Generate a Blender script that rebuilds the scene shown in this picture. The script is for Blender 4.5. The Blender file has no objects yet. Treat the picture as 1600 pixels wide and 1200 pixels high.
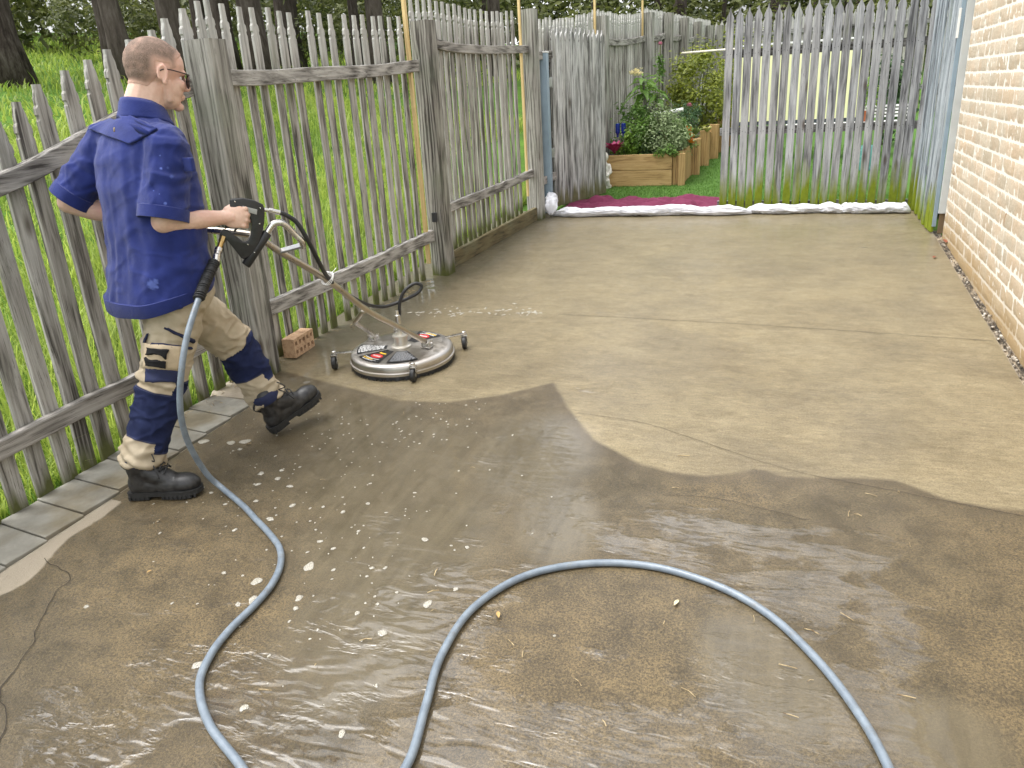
import bpy, bmesh, math, random
import numpy as np
from mathutils import Vector, Matrix, Euler, noise as mnoise
R_ = math.radians
random.seed(7); rng = np.random.default_rng(7)
SC = bpy.context.scene
COL = SC.collection

# ------------------------------------------------------------------ camera
cam_d = bpy.data.cameras.new('camera'); cam = bpy.data.objects.new('camera', cam_d); COL.objects.link(cam)
cam_d.sensor_width = 36; cam_d.lens = 27.0; cam_d.clip_start = .05; cam_d.clip_end = 500
_R = ((0.93945676, 0.07092095, -0.33524798), (0.33831219, -0.34745285, 0.87454067), (-0.05445961, -0.93501162, -0.35041035))
cam.matrix_world = Matrix(((_R[0][0], -_R[0][1], -_R[0][2], 0), (_R[1][0], -_R[1][1], -_R[1][2], 0),
                           (_R[2][0], -_R[2][1], -_R[2][2], 1.55), (0, 0, 0, 1)))
SC.camera = cam
# ------------------------------------------------------------------ light
W = bpy.data.worlds.new('World'); SC.world = W; W.use_nodes = True
wn = W.node_tree.nodes; wl = W.node_tree.links
bg = wn['Background']
sky = wn.new('ShaderNodeTexSky'); sky.sky_type = 'NISHITA'; sky.sun_disc = False
SUN_EL, SUN_ROT = R_(70), R_(-110)
sky.sun_elevation = SUN_EL; sky.sun_rotation = SUN_ROT; sky.air_density = 1.0; sky.dust_density = 4.0
hs = wn.new('ShaderNodeHueSaturation'); hs.inputs['Saturation'].default_value = .10     # overcast: a white sky
wl.new(sky.outputs[0], hs.inputs['Color'])
# overcast with cloud pattern added, bright and grey patches for the water to reflect
tcw = wn.new('ShaderNodeTexCoord'); cn = wn.new('ShaderNodeTexNoise'); cn.inputs['Scale'].default_value = 2.6; cn.inputs['Detail'].default_value = 6; cn.inputs['Distortion'].default_value = .6
cm = wn.new('ShaderNodeMapRange'); cm.inputs['From Min'].default_value = .36; cm.inputs['From Max'].default_value = .64; cm.inputs['To Min'].default_value = .45; cm.inputs['To Max'].default_value = 2.1
cx = wn.new('ShaderNodeVectorMath'); cx.operation = 'SCALE'
wl.new(tcw.outputs['Generated'], cn.inputs['Vector']); wl.new(cn.outputs['Fac'], cm.inputs['Value']); wl.new(hs.outputs[0], cx.inputs[0]); wl.new(cm.outputs[0], cx.inputs['Scale']); wl.new(cx.outputs[0], bg.inputs[0]); bg.inputs[1].default_value = .15
sd = bpy.data.lights.new('sun', 'SUN'); sd.energy = 0.8; sd.angle = R_(55); sd.color = (1, .97, .93)
sun = bpy.data.objects.new('sun', sd); COL.objects.link(sun)
_sv = Vector((math.sin(SUN_ROT) * math.cos(SUN_EL), math.cos(SUN_ROT) * math.cos(SUN_EL), math.sin(SUN_EL)))
sun.rotation_euler = _sv.to_track_quat('Z', 'Y').to_euler(); sun.location = _sv * 40
SC.view_settings.view_transform = 'Standard'; SC.view_settings.look = 'None'
SC.view_settings.exposure = 1.2; SC.view_settings.gamma = 1

# ------------------------------------------------------------------ helpers
def gz(y): return .05 * y
def V(*a): return Vector(a if len(a) > 1 else a[0])

class MB:
    def __init__(s): s.v = []; s.f = []; s.m = []; s.mi = 0
    def add(s, vs, fs):
        o = len(s.v); s.v += [tuple(v) for v in vs]
        s.f += [tuple(i + o for i in f) for f in fs]; s.m += [s.mi] * len(fs)
    def box(s, c, size, rot=None):
        hx, hy, hz = size[0] / 2, size[1] / 2, size[2] / 2
        vs = [Vector((x, y, z)) for x in (-hx, hx) for y in (-hy, hy) for z in (-hz, hz)]
        if rot is not None: vs = [rot @ v for v in vs]
        s.add([v + Vector(c) for v in vs], [(0, 1, 3, 2), (4, 6, 7, 5), (0, 4, 5, 1), (2, 3, 7, 6), (0, 2, 6, 4), (1, 5, 7, 3)])
    def cbox(s, c, size, b=.004, rot=None):
        """box with chamfered vertical and horizontal edges"""
        bm = bmesh.new(); bmesh.ops.create_cube(bm, size=1)
        for v in bm.verts: v.co = Vector((v.co.x * size[0], v.co.y * size[1], v.co.z * size[2]))
        bmesh.ops.bevel(bm, geom=bm.edges[:], offset=b, segments=2, affect='EDGES', profile=.6)
        bm.verts.index_update()
        vs = [v.co.copy() for v in bm.verts]
        if rot is not None: vs = [rot @ v for v in vs]
        s.add([v + Vector(c) for v in vs], [tuple(v.index for v in f.verts) for f in bm.faces]); bm.free()
    def rings(s, rings, closed=True, cap=True):
        n = len(rings[0]); vs = [p for r in rings for p in r]; fs = []
        for i in range(len(rings) - 1):
            for j in range(n if closed else n - 1):
                k = (j + 1) % n
                fs.append((i * n + j, i * n + k, (i + 1) * n + k, (i + 1) * n + j))
        if cap:
            fs.append(tuple(range(n - 1, -1, -1))); o = (len(rings) - 1) * n; fs.append(tuple(o + j for j in range(n)))
        s.add(vs, fs)
    def tube(s, pts, r, n=10, cap=True, flat=None):
        pts = [Vector(p) for p in pts]
        rr = r if isinstance(r, (list, tuple)) else [r] * len(pts)
        rings = []; up = None
        for i, p in enumerate(pts):
            t = (pts[min(i + 1, len(pts) - 1)] - pts[max(i - 1, 0)]).normalized()
            if up is None:
                up = t.orthogonal().normalized()
            up = (up - t * up.dot(t)).normalized(); w = t.cross(up)
            rings.append([p + (up * math.cos(a) + w * math.sin(a)) * rr[i] for a in [2 * math.pi * k / n for k in range(n)]])
        s.rings(rings, cap=cap)
    def lathe(s, prof, n=24, M=None, cap=True):
        M = M or Matrix()
        s.rings([[M @ Vector((r * math.cos(a), r * math.sin(a), z)) for a in [2 * math.pi * k / n for k in range(n)]] for r, z in prof], cap=cap)
    def ell(s, c, r, M=None, n=16, m=10):
        M = M or Matrix.Identity(3); rings = []
        for i in range(m + 1):
            th = math.pi * min(max(i / m, .02), .98)
            rings.append([Vector(c) + M @ Vector((r[0] * math.sin(th) * math.cos(a), r[1] * math.sin(th) * math.sin(a), -r[2] * math.cos(th))) for a in [2 * math.pi * k / n for k in range(n)]])
        s.rings(rings)
    def prism(s, poly, M, d0, d1):
        """poly (a,b) list, extruded along third axis from d0 to d1, placed by matrix M"""
        n = len(poly)
        s.add([M @ Vector((a, b, d0)) for a, b in poly] + [M @ Vector((a, b, d1)) for a, b in poly],
              [tuple(range(n - 1, -1, -1)), tuple(range(n, 2 * n))] + [(i, (i + 1) % n, n + (i + 1) % n, n + i) for i in range(n)])
    def build(s, name, mats, parent=None, smooth=False, recalc=True, loc=None):
        me = bpy.data.meshes.new(name); me.from_pydata(s.v, [], s.f)
        mats = mats if isinstance(mats, (list, tuple)) else [mats]
        for m in mats: me.materials.append(m)
        if len(mats) > 1: me.polygons.foreach_set('material_index', s.m)
        if recalc:
            bm = bmesh.new(); bm.from_mesh(me); bmesh.ops.recalc_face_normals(bm, faces=bm.faces); bm.to_mesh(me); bm.free()
        if smooth is True: me.polygons.foreach_set('use_smooth', [True] * len(me.polygons))
        elif smooth:
            me.polygons.foreach_set('use_smooth', [True] * len(me.polygons)); me.set_sharp_from_angle(angle=R_(smooth))
        me.update()
        return link(name, me, parent, loc)

def link(name, me, parent=None, loc=None):
    """mesh is in world coordinates; re-origin at loc when given"""
    o = bpy.data.objects.new(name, me); COL.objects.link(o)
    if loc is not None:
        me.transform(Matrix.Translation(-Vector(loc))); o.location = loc
    if parent is not None:
        o.parent = parent; o.matrix_parent_inverse = PW(parent).inverted()
    return o
def PW(o):
    m = o.matrix_basis.copy()
    return PW(o.parent) @ o.matrix_parent_inverse @ m if o.parent else m
def tag(o, label=None, cat=None, group=None, kind=None):
    if label: o['label'] = label
    if cat: o['category'] = cat
    if group: o['group'] = group
    if kind: o['kind'] = kind
    return o
def thing(name, label, cat, loc, group=None):
    o = bpy.data.objects.new(name, None); COL.objects.link(o); o.location = loc; o.empty_display_size = .1
    return tag(o, label, cat, group)
def arrmesh(name, verts, faces, mat, attrs=None, smooth=False):
    """numpy quads (or tris) straight into a mesh"""
    me = bpy.data.meshes.new(name); nv = len(verts); nf, k = faces.shape
    me.vertices.add(nv); me.vertices.foreach_set('co', np.asarray(verts, dtype=np.float32).ravel())
    me.loops.add(nf * k); me.loops.foreach_set('vertex_index', faces.astype(np.int32).ravel())
    me.polygons.add(nf); me.polygons.foreach_set('loop_start', np.arange(0, nf * k, k, dtype=np.int32))
    me.polygons.foreach_set('loop_total', np.full(nf, k, dtype=np.int32))
    if smooth: me.polygons.foreach_set('use_smooth', np.ones(nf, dtype=bool))
    me.update(calc_edges=True)
    for an, arr in (attrs or {}).items():
        a = me.attributes.new(an, 'FLOAT', 'POINT'); a.data.foreach_set('value', np.asarray(arr, dtype=np.float32))
    me.materials.append(mat); return me
def catmull(pts, k=8, closed=False):
    P = [Vector(p) for p in pts]; out = []
    n = len(P)
    for i in range(n - 1):
        p0, p1, p2, p3 = P[max(i - 1, 0)], P[i], P[i + 1], P[min(i + 2, n - 1)]
        for j in range(k):
            t = j / k
            out.append(.5 * ((2 * p1) + (p2 - p0) * t + (2 * p0 - 5 * p1 + 4 * p2 - p3) * t * t + (3 * p1 - p0 - 3 * p2 + p3) * t ** 3))
    out.append(P[-1]); return out

# ------------------------------------------------------------------ materials
class Mat:
    def __init__(s, name, rough=.6, col=(.5, .5, .5), spec=.5, metal=0):
        s.m = bpy.data.materials.new(name); s.m.use_nodes = True; s.t = s.m.node_tree
        s.b = s.t.nodes['Principled BSDF']
        s.b.inputs['Roughness'].default_value = rough; s.b.inputs['Base Color'].default_value = (*col, 1)
        s.b.inputs['Specular IOR Level'].default_value = spec; s.b.inputs['Metallic'].default_value = metal
    def n(s, typ, ins=None, **props):
        nd = s.t.nodes.new('ShaderNode' + typ)
        for k, v in props.items(): setattr(nd, k, v)
        for k, v in (ins or {}).items():
            if isinstance(v, bpy.types.NodeSocket): s.t.links.new(v, nd.inputs[k])
            else: nd.inputs[k].default_value = v
        return nd
    def set(s, k, v):
        if isinstance(v, bpy.types.NodeSocket): s.t.links.new(v, s.b.inputs[k])
        else: s.b.inputs[k].default_value = v
    def obj(s): return s.n('TexCoord').outputs['Object']
    def pos(s): return s.n('NewGeometry').outputs['Position']
    def attr(s, name): return s.n('Attribute', attribute_name=name).outputs['Fac']
    def rnd(s): return s.n('ObjectInfo').outputs['Random']
    def mapp(s, v, scale=(1, 1, 1), loc=(0, 0, 0), rot=(0, 0, 0)): return s.n('Mapping', {'Vector': v, 'Scale': scale, 'Location': loc, 'Rotation': rot}).outputs[0]
    def noise(s, v, scale, detail=4, rough=.55, dist=0): return s.n('TexNoise', {'Vector': v, 'Scale': scale, 'Detail': detail, 'Roughness': rough, 'Distortion': dist}).outputs['Fac']
    def ramp(s, f, stops):
        nd = s.n('ValToRGB', {'Fac': f}); cr = nd.color_ramp
        while len(cr.elements) < len(stops): cr.elements.new(.5)
        for e, (p, c) in zip(cr.elements, stops): e.position = p; e.color = (*c, 1) if len(c) == 3 else c
        return nd.outputs[0]
    def rng(s, f, a, b, c=0, d=1, smooth=False): return s.n('MapRange', {'Value': f, 'From Min': a, 'From Max': b, 'To Min': c, 'To Max': d}, interpolation_type='SMOOTHSTEP' if smooth else 'LINEAR').outputs[0]
    def math(s, op, a, b=0):
        nd = s.n('Math', operation=op)
        for i, v in enumerate((a, b)):
            if isinstance(v, bpy.types.NodeSocket): s.t.links.new(v, nd.inputs[i])
            else: nd.inputs[i].default_value = v
        return nd.outputs[0]
    def mix(s, f, a, b, mode='MIX'):
        nd = s.n('Mix', data_type='RGBA', blend_type=mode)
        for i, v in ((0, f), (6, a), (7, b)):
            if isinstance(v, bpy.types.NodeSocket): s.t.links.new(v, nd.inputs[i])
            else: nd.inputs[i].default_value = (*v, 1) if isinstance(v, tuple) and len(v) == 3 else v
        return nd.outputs[2]
    def bump(s, h, strength=.3, dist=.01, normal=None):
        nd = s.n('Bump', {'Height': h, 'Strength': strength, 'Distance': dist})
        if normal: s.t.links.new(normal, nd.inputs['Normal'])
        return nd.outputs[0]
    def sep(s, v): return s.n('SeparateXYZ', {'Vector': v}).outputs
    def trans(s, col, f):
        """leaf translucency mixed into the surface"""
        tr = s.n('BsdfTranslucent'); ms = s.n('MixShader', {'Fac': f})
        if isinstance(col, bpy.types.NodeSocket): s.t.links.new(col, tr.inputs[0])
        else: tr.inputs[0].default_value = (*col, 1)
        out = s.t.nodes['Material Output']
        s.t.links.new(s.b.outputs[0], ms.inputs[1]); s.t.links.new(tr.outputs[0], ms.inputs[2]); s.t.links.new(ms.outputs[0], out.inputs[0])

def simple(name, col, rough=.6, metal=0, var=.12, nscale=12, bump=0, spec=.5):
    m = Mat(name, rough, col, spec, metal)
    f = m.noise(m.obj(), nscale, 5)
    m.set('Base Color', m.ramp(f, [(.25, tuple(c * (1 - var * 1.6) for c in col)), (.75, tuple(min(1, c * (1 + var)) for c in col))]))
    if bump: m.set('Normal', m.bump(f, bump, .004))
    m.set('Roughness', m.rng(f, .2, .8, max(.03, rough - .08), min(1, rough + .08)))
    return m.m

def wood(name, axis, light=(.50, .485, .455), mid=(.235, .222, .203), dark=(.06, .054, .048), moss=0, mosscol=(.16, .2, .02), tint=0, green=0, fine=1., bleach_skylight=0):
    m = Mat(name, .85, spec=.25)
    p = m.obj(); off = m.n('VectorMath', {0: m.n('CombineXYZ', {'X': m.rnd(), 'Y': m.math('MULTIPLY', m.rnd(), 7.3), 'Z': m.math('MULTIPLY', m.rnd(), 3.1)}).outputs[0], 1: (11, 11, 11)}, operation='MULTIPLY').outputs[0]
    p2 = m.n('VectorMath', {0: p, 1: off}, operation='ADD').outputs[0]
    a = {'X': (.035, 1, 1), 'Y': (1, .035, 1), 'Z': (1, 1, .035)}[axis]
    b = {'X': (.12, 1, 1), 'Y': (1, .12, 1), 'Z': (1, 1, .12)}[axis]
    warp = m.noise(m.mapp(p2, b), 9, 2)
    pv = m.n('VectorMath', {0: m.mapp(p2, a), 1: m.n('VectorMath', {0: m.n('CombineXYZ', {'X': warp, 'Y': warp, 'Z': warp}).outputs[0], 1: (.05, .05, .05)}, operation='MULTIPLY').outputs[0]}, operation='ADD').outputs[0]
    g1 = m.noise(pv, 70 * fine, 6, .65); g2 = m.noise(pv, 210 * fine, 4, .7)
    g3 = m.noise(m.mapp(p2, b), 7, 4, .6)
    wv = m.n('TexWave', {'Vector': m.mapp(p2, b), 'Scale': 12, 'Distortion': 9, 'Detail': 3, 'Detail Scale': 1.2}, bands_direction={'X': 'Y', 'Y': 'X', 'Z': 'X'}[axis]).outputs['Fac']
    f = m.math('ADD', m.math('MULTIPLY', g1, .55), m.math('ADD', m.math('MULTIPLY', g3, .32), m.math('MULTIPLY', wv, .13)))
    c = m.ramp(f, [(.37, dark), (.46, mid), (.54, tuple((x + y) / 2 for x, y in zip(mid, light))), (.64, light)])
    # drying checks: thin dark lines along the grain
    ck = m.rng(g2, .34, .43, 1, 0); c = m.mix(m.math('MULTIPLY', ck, .8), c, dark)
    kn = m.n('TexVoronoi', {'Vector': m.mapp(p2, {'X': (.35, 1, 1), 'Y': (1, .35, 1), 'Z': (1, 1, .35)}[axis]), 'Scale': 5.5}).outputs['Distance']
    c = m.mix(m.math('MULTIPLY', m.rng(kn, .04, .13, 1, 0), .8), c, (.07, .05, .035))
    # each board weathers to a slightly different grey
    c = m.mix(m.rng(m.rnd(), 0, 1, 0, .45), c, m.mix(1., c, (.66, .62, .58), 'MULTIPLY'))
    if bleach_skylight:   # silvered tops above the upper rail: weather bleaching plus brighter sky light painted in
        bf = m.math('ADD', m.rng(m.sep(p)[2], bleach_skylight - .12, bleach_skylight + .12), m.math('MULTIPLY', m.math('SUBTRACT', m.noise(m.mapp(p2, b), 9, 4), .5), 1.2))
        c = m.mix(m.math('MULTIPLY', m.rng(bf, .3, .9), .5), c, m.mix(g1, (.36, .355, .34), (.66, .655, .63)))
    if green:
        gf = m.math('MULTIPLY', m.rng(m.noise(p2, 3.2, 4), .48, .7), green)
        c = m.mix(gf, c, (.18, .215, .15))
    if moss:
        zz = m.sep(p)[2]
        mf = m.math('ADD', m.rng(zz, moss, 0, 0, 1), m.math('MULTIPLY', m.math('SUBTRACT', m.noise(m.mapp(p2, b), 11, 5), .56), 1.9))
        c = m.mix(m.rng(mf, .12, .62), c, m.mix(m.noise(p2, 25), tuple(.45 * x for x in mosscol), mosscol))
    m.set('Base Color', c)
    m.set('Normal', m.bump(m.math('ADD', g1, m.math('MULTIPLY', g2, .5)), .55, .006))
    return m.m

def leafmat(name, c1, c2, tr=.3, rough=.55, trc=None):
    m = Mat(name, rough, spec=.35)
    f = m.attr('tint'); c = m.mix(f, c1, c2); m.set('Base Color', c)
    m.trans(m.mix(f, tuple(x * 1.3 for x in (trc or c1)), tuple(x * 1.3 for x in (trc or c2))), tr)
    return m.m
MT = {}
MT['wood_picket'] = wood('weathered_picket_wood', 'Z', light=(.52, .505, .47), mid=(.27, .255, .23), moss=.2, mosscol=(.13, .14, .05), green=.15, bleach_skylight=1.62)
MT['wood_post'] = wood('weathered_post_wood', 'Z', light=(.45, .44, .40), mid=(.24, .23, .205), moss=.2, mosscol=(.10, .11, .03), green=.3, fine=.7)
MT['wood_rail'] = wood('weathered_rail_wood', 'Y', light=(.47, .45, .42))
MT['wood_gate'] = wood('gate_picket_wood', 'Z', light=(.46, .47, .48), mid=(.25, .255, .265), dark=(.09, .092, .096), moss=.5, mosscol=(.20, .25, .015))
MT['wood_gate_pale'] = wood('gate_board_wood', 'Z', light=(.62, .62, .61), mid=(.30, .30, .29), dark=(.07, .07, .066), moss=.28, mosscol=(.17, .16, .08))
MT['wood_panel'] = wood('blue_grey_board_wood', 'Z', light=(.47, .52, .55), mid=(.29, .33, .36), dark=(.11, .12, .13), moss=.42, mosscol=(.26, .32, .02))
MT['wood_rail_x'] = wood('gate_rail_wood', 'X', light=(.34, .34, .33), mid=(.17, .17, .165))
MT['wood_stained'] = wood('damp_base_board_wood', 'Y', light=(.2, .17, .09), mid=(.13, .105, .055), dark=(.05, .04, .022), moss=.0, green=.3)
MT['pine_z'] = wood('new_pine_wood', 'Z', light=(.74, .58, .31), mid=(.66, .49, .23), dark=(.46, .32, .14))
MT['sleeper_x'] = wood('treated_sleeper_wood', 'X', light=(.58, .40, .19), mid=(.47, .31, .135), dark=(.27, .17, .075))
MT['sleeper_z'] = wood('treated_log_wood', 'Z', light=(.54, .37, .17), mid=(.44, .28, .12), dark=(.25, .155, .07))
MT['steel'] = simple('brushed_stainless_steel', (.62, .6, .57), .26, 1, .08, 40)
MT['tube'] = simple('stained_stainless_tube', (.50, .45, .38), .3, 1, .16, 9)
MT['alu'] = simple('grey_alloy', (.42, .43, .44), .4, .8, .1, 20)
MT['brass'] = simple('brass_fitting', (.55, .38, .16), .32, 1, .1, 30)
MT['rubber'] = simple('black_rubber', (.016, .016, .017), .5, 0, .3, 30)
MT['plastic'] = simple('black_gun_plastic', (.018, .018, .02), .38, 0, .25, 60)
MT['blue_steel'] = simple('blue_grey_painted_steel', (.235, .31, .375), .45, 0, .1, 6)
MT['trim'] = simple('pale_grey_painted_trim', (.47, .49, .49), .55, 0, .08, 5)
MT['white'] = simple('white_paint', (.8, .8, .78), .5, 0, .05, 8)
MT['dark'] = simple('dark_paint', (.03, .032, .035), .6)
# ================================================================== SETTING
def terr(x, y):
    """ground: the drive rises gently, the paddock climbs away to the left"""
    x = np.asarray(x, float); y = np.asarray(y, float)
    z = .05 * np.clip(y, -6, 16) - .05 * np.clip(-(x + 3.0), 0, .4)
    d = np.clip(-(x + 3.1), 0, 60); z = z + .135 * np.clip(d, 0, 32) + .002 * d * 0
    b = np.clip(y - 16, 0, 40); return z + .05 * b
def build_ground():
    xs = np.concatenate([np.linspace(-160, -14, 40), np.linspace(-13.5, 6, 90), np.linspace(7, 160, 30)])
    ys = np.concatenate([np.linspace(-60, -3, 15), np.linspace(-2.5, 18, 90), np.linspace(19, 220, 45)])
    X, Y = np.meshgrid(xs, ys, indexing='ij'); Z = terr(X, Y) - .06
    n, k = X.shape; idx = np.arange(n * k).reshape(n, k)
    F = np.stack([idx[:-1, :-1], idx[1:, :-1], idx[1:, 1:], idx[:-1, 1:]], -1).reshape(-1, 4)
    m = Mat('grassy_soil', .95, spec=.1); p = m.pos()
    f = m.noise(p, 1.6, 6); f2 = m.noise(p, 18, 4)
    c = m.mix(m.rng(f, .35, .65), (.06, .125, .02), (.095, .19, .028)); c = m.mix(m.rng(f2, .55, .75), c, (.05, .045, .02))
    m.set('Base Color', c); m.set('Normal', m.bump(f2, .8, .05))
    o = link('ground', arrmesh('ground', np.stack([X, Y, Z], -1).reshape(-1, 3), F, m.m, smooth=True)); tag(o, kind='structure')
build_ground()

CLEAN = [(-3.2, 3.5), (-2.6, 3.36), (-2.09, 3.216), (-1.82, 3.14), (-1.56, 3.165), (-1.32, 3.3), (-1.112, 3.493), (-1.06, 3.40), (-.946, 3.2), (-.76, 2.93), (-.53, 2.765), (-.40, 2.725), (-.27, 2.728), (-.17, 2.765), (-.09, 2.82),
         (-.05, 2.815), (.02, 2.785), (.12, 2.80), (.26, 2.83), (.408, 2.847), (.50, 2.785), (.563, 2.747), (.68, 2.72), (.792, 2.729), (1.2, 2.80)]
def b_of(x):
    P = np.array(CLEAN); return np.interp(x, P[:, 0], P[:, 1])
def blob(X, Y, L):
    z = np.zeros_like(X)
    for x, y, rx, ry, a in L:
        ca, sa = math.cos(a), math.sin(a); u = (X - x) * ca + (Y - y) * sa; v = -(X - x) * sa + (Y - y) * ca
        z = np.maximum(z, np.exp(-((u / rx) ** 2 + (v / ry) ** 2)))
    return z
def build_slab():
    xs = np.arange(-2.90, 1.0301, .0205); ys = np.concatenate([np.arange(-1.2, .7, .1), np.arange(.7, 3.6, .018), np.arange(3.6, 7.9, .045)])
    X, Y = np.meshgrid(xs, ys, indexing='ij'); n, k = X.shape
    Z = .05 * Y
    # very shallow dishes where the water lies
    Z = Z - .004 * np.exp(-((X + .9) ** 2 / .6 + (Y - 1.4) ** 2 / .3)); Z = Z - .018 * np.clip((-2.56 - X) / .02, 0, 1) * (Y < 3.05)
    P = np.array(CLEAN); bx = b_of(X); sl = np.gradient(np.interp(np.linspace(-3.2, 1.2, 441), P[:, 0], P[:, 1]), .01)
    # distance to the boundary polyline, signed
    D = np.full(X.shape, 9.)
    for (ax, ay), (cx, cy) in zip(CLEAN[:-1], CLEAN[1:]):
        ex, ey = cx - ax, cy - ay; t = np.clip(((X - ax) * ex + (Y - ay) * ey) / (ex * ex + ey * ey), 0, 1)
        D = np.minimum(D, np.hypot(X - ax - t * ex, Y - ay - t * ey))
    sd = np.where(Y > bx, D, -D)
    film = blob(X, Y, [(-.95, 1.15, .38, .16, .1), (-1.25, 1.35, .42, .22, .3), (-.95, 1.5, .35, .2, .2), (-.75, 1.28, .3, .2, 0), (-1.78, 1.10, .13, .1, .5), (-1.62, 1.02, .2, .1, .4), (-1.5, 1.2, .28, .12, .5), (-.55, 1.35, .25, .12, .2),
                        (.32, 2.02, .09, .36, .12), (.27, 1.62, .13, .28, 0), (.1, 2.1, .3, .2, .2), (-.1, 2.35, .42, .16, 0), (-.35, 2.2, .25, .12, 0), (0.0, 1.55, .18, .25, .2), (-.3, 1.4, .25, .18, 0), (-1.0, 1.75, .3, .2, .6)])
    murk = blob(X, Y, [(-1.55, 2.55, .55, .55, .3), (-1.25, 2.1, .45, .5, .2), (-1.0, 2.75, .35, .5, 0), (-1.9, 2.9, .45, .35, 0), (.42, 1.63, .16, .17, .5), (-1.15, 1.6, .3, .4, .3), (-.75, 2.3, .2, .35, .3), (.0, 1.75, .2, .3, .6), (-2.3, 3.5, .5, .5, 0), (-2.5, 5.4, .2, 1.6, -.07)])
    dry = np.clip(1 - (X + 2.52 - .05 * np.sin(5 * Y) - .03 * np.sin(13 * Y + 1)) / .06, 0, 1) * (Y < 2.02) + np.clip(1 - (X + 2.60) / .06, 0, 1) * (Y >= 2.02) * (Y < 3.2)
    orange = blob(X, Y, [(.62, 1.95, .3, .4, .3), (-.45, 1.65, .45, .5, .2), (-1.6, 1.5, .4, .3, .4), (.85, 2.3, .3, .4, 0), (-2.0, 1.7, .35, .4, 0), (-.2, 2.6, .2, .12, 0)])
    idx = np.arange(n * k).reshape(n, k); F = np.stack([idx[:-1, :-1], idx[1:, :-1], idx[1:, 1:], idx[:-1, 1:]], -1).reshape(-1, 4)
    m = Mat('wet_concrete', .5, spec=.4); p = m.pos()
    # world position scaled; broom finish runs across the drive
    n_big = m.noise(p, 1.7, 5, .6); n_mid = m.noise(p, 9, 6, .65); n_fine = m.noise(p, 150, 5, .72); n_grit = m.noise(p, 330, 3, .7)
    broom = m.noise(m.mapp(p, (11, 44, 1), rot=(0, 0, .06)), 1.6, 6, .78); streak = m.noise(m.mapp(p, (3.2, 9, 1), rot=(0, 0, .05)), 1.3, 8, .72, .6)
    flow = m.noise(m.mapp(p, (14, 2.2, 1), rot=(0, 0, .55)), 1, 5, .6, 1.2)
    # dirty film over old concrete
    d = m.mix(m.rng(n_mid, .38, .62), (.07, .055, .031), (.112, .09, .054))
    d = m.mix(m.rng(n_big, .35, .7), d, m.mix(1., d, (1.25, 1.17, 1.02), 'MULTIPLY'))
    spk = m.rng(m.math('ADD', m.math('MULTIPLY', n_fine, .6), m.math('MULTIPLY', n_grit, .4)), .41, .61)
    of = m.math('MULTIPLY', m.attr('orange'), m.rng(m.math('ADD', n_fine, m.math('MULTIPLY', n_mid, .7)), .72, 1.02))
    d = m.mix(m.math('MULTIPLY', of, .5), d, (.21, .15, .068))
    d = m.mix(m.math('MULTIPLY', m.math('MULTIPLY', m.attr('orange'), m.rng(n_fine, .50, .36)), .42), d, (.06, .044, .026))
    d = m.mix(1., d, m.mix(spk, (.50, .48, .45), (1.38, 1.35, 1.28)), 'MULTIPLY')
    mk = m.rng(m.attr('murk'), .25, .8, smooth=True)
    d = m.mix(m.math('MULTIPLY', mk, .72), d, m.mix(m.rng(flow, .35, .68), (.072, .057, .031), (.112, .091, .053)))
    # cleaned concrete
    c = m.mix(m.rng(streak, .32, .68), (.22, .18, .108), (.305, .258, .165)); c = m.mix(m.rng(n_big, .42, .62), c, m.mix(1., c, (.74, .72, .68), 'MULTIPLY')); c = m.mix(m.rng(n_mid, .40, .66, 0, .45), c, m.mix(1., c, (.78, .76, .72), 'MULTIPLY'))
    c = m.mix(1., c, m.mix(m.rng(broom, .38, .62), (.82, .805, .77), (1.12, 1.11, 1.09)), 'MULTIPLY'); c = m.mix(1., c, m.mix(spk, (.68, .66, .62), (1.18, 1.17, 1.14)), 'MULTIPLY')
    for ax, ay, ar in ((-.36, 3.34, .62), (.42, 3.5, .66), (-.75, 3.95, .6), (.1, 4.2, .62), (-1.55, 3.85, .6), (-1.2, 4.6, .6), (-.35, 4.9, .62), (.5, 4.75, .6), (.0, 5.6, .6), (-1.0, 5.5, .62), (-.5, 6.4, .6), (.4, 6.2, .6), (-1.6, 6.3, .6)):
        dd = m.math('ADD', m.n('VectorMath', {0: m.mapp(p, (1, 1, 0)), 1: (ax, ay, 0)}, operation='DISTANCE').outputs['Value'], m.math('MULTIPLY', m.math('SUBTRACT', n_mid, .5), .05))
        c = m.mix(m.math('MULTIPLY', m.math('MULTIPLY', m.rng(dd, ar, ar - .03), m.rng(dd, ar - .30, ar)), .22), c, m.mix(1., c, (1.28, 1.27, 1.22), 'MULTIPLY'))
    c = m.mix(m.rng(m.noise(p, 120, 3, .6), .68, .73), c, (.09, .072, .045))
    far = m.math('MULTIPLY', m.rng(m.sep(p)[1], 3.7, 6.2), .55); c = m.mix(far, c, m.mix(m.rng(streak, .3, .7), (.145, .118, .066), (.225, .187, .112)))
    sdn = m.math('ADD', m.attr('clean'), m.math('MULTIPLY', m.math('SUBTRACT', n_mid, .5), .010))
    cf = m.rng(sdn, -.016, .018, smooth=True)
    edge = m.math('MULTIPLY', m.rng(m.attr('clean'), -.11, -.005), m.rng(m.attr('clean'), .02, -.005)); d = m.mix(m.math('MULTIPLY', edge, .35), d, (.085, .062, .036))
    leftgrime = m.math('MULTIPLY', m.rng(m.math('ADD', m.sep(p)[0], m.math('MULTIPLY', n_big, .5)), -1.75, -2.25), m.rng(m.sep(p)[1], 3.2, 3.9)); cf = m.math('MULTIPLY', cf, m.math('SUBTRACT', 1, m.math('MULTIPLY', leftgrime, .85)))
    col = m.mix(cf, d, c)
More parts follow.
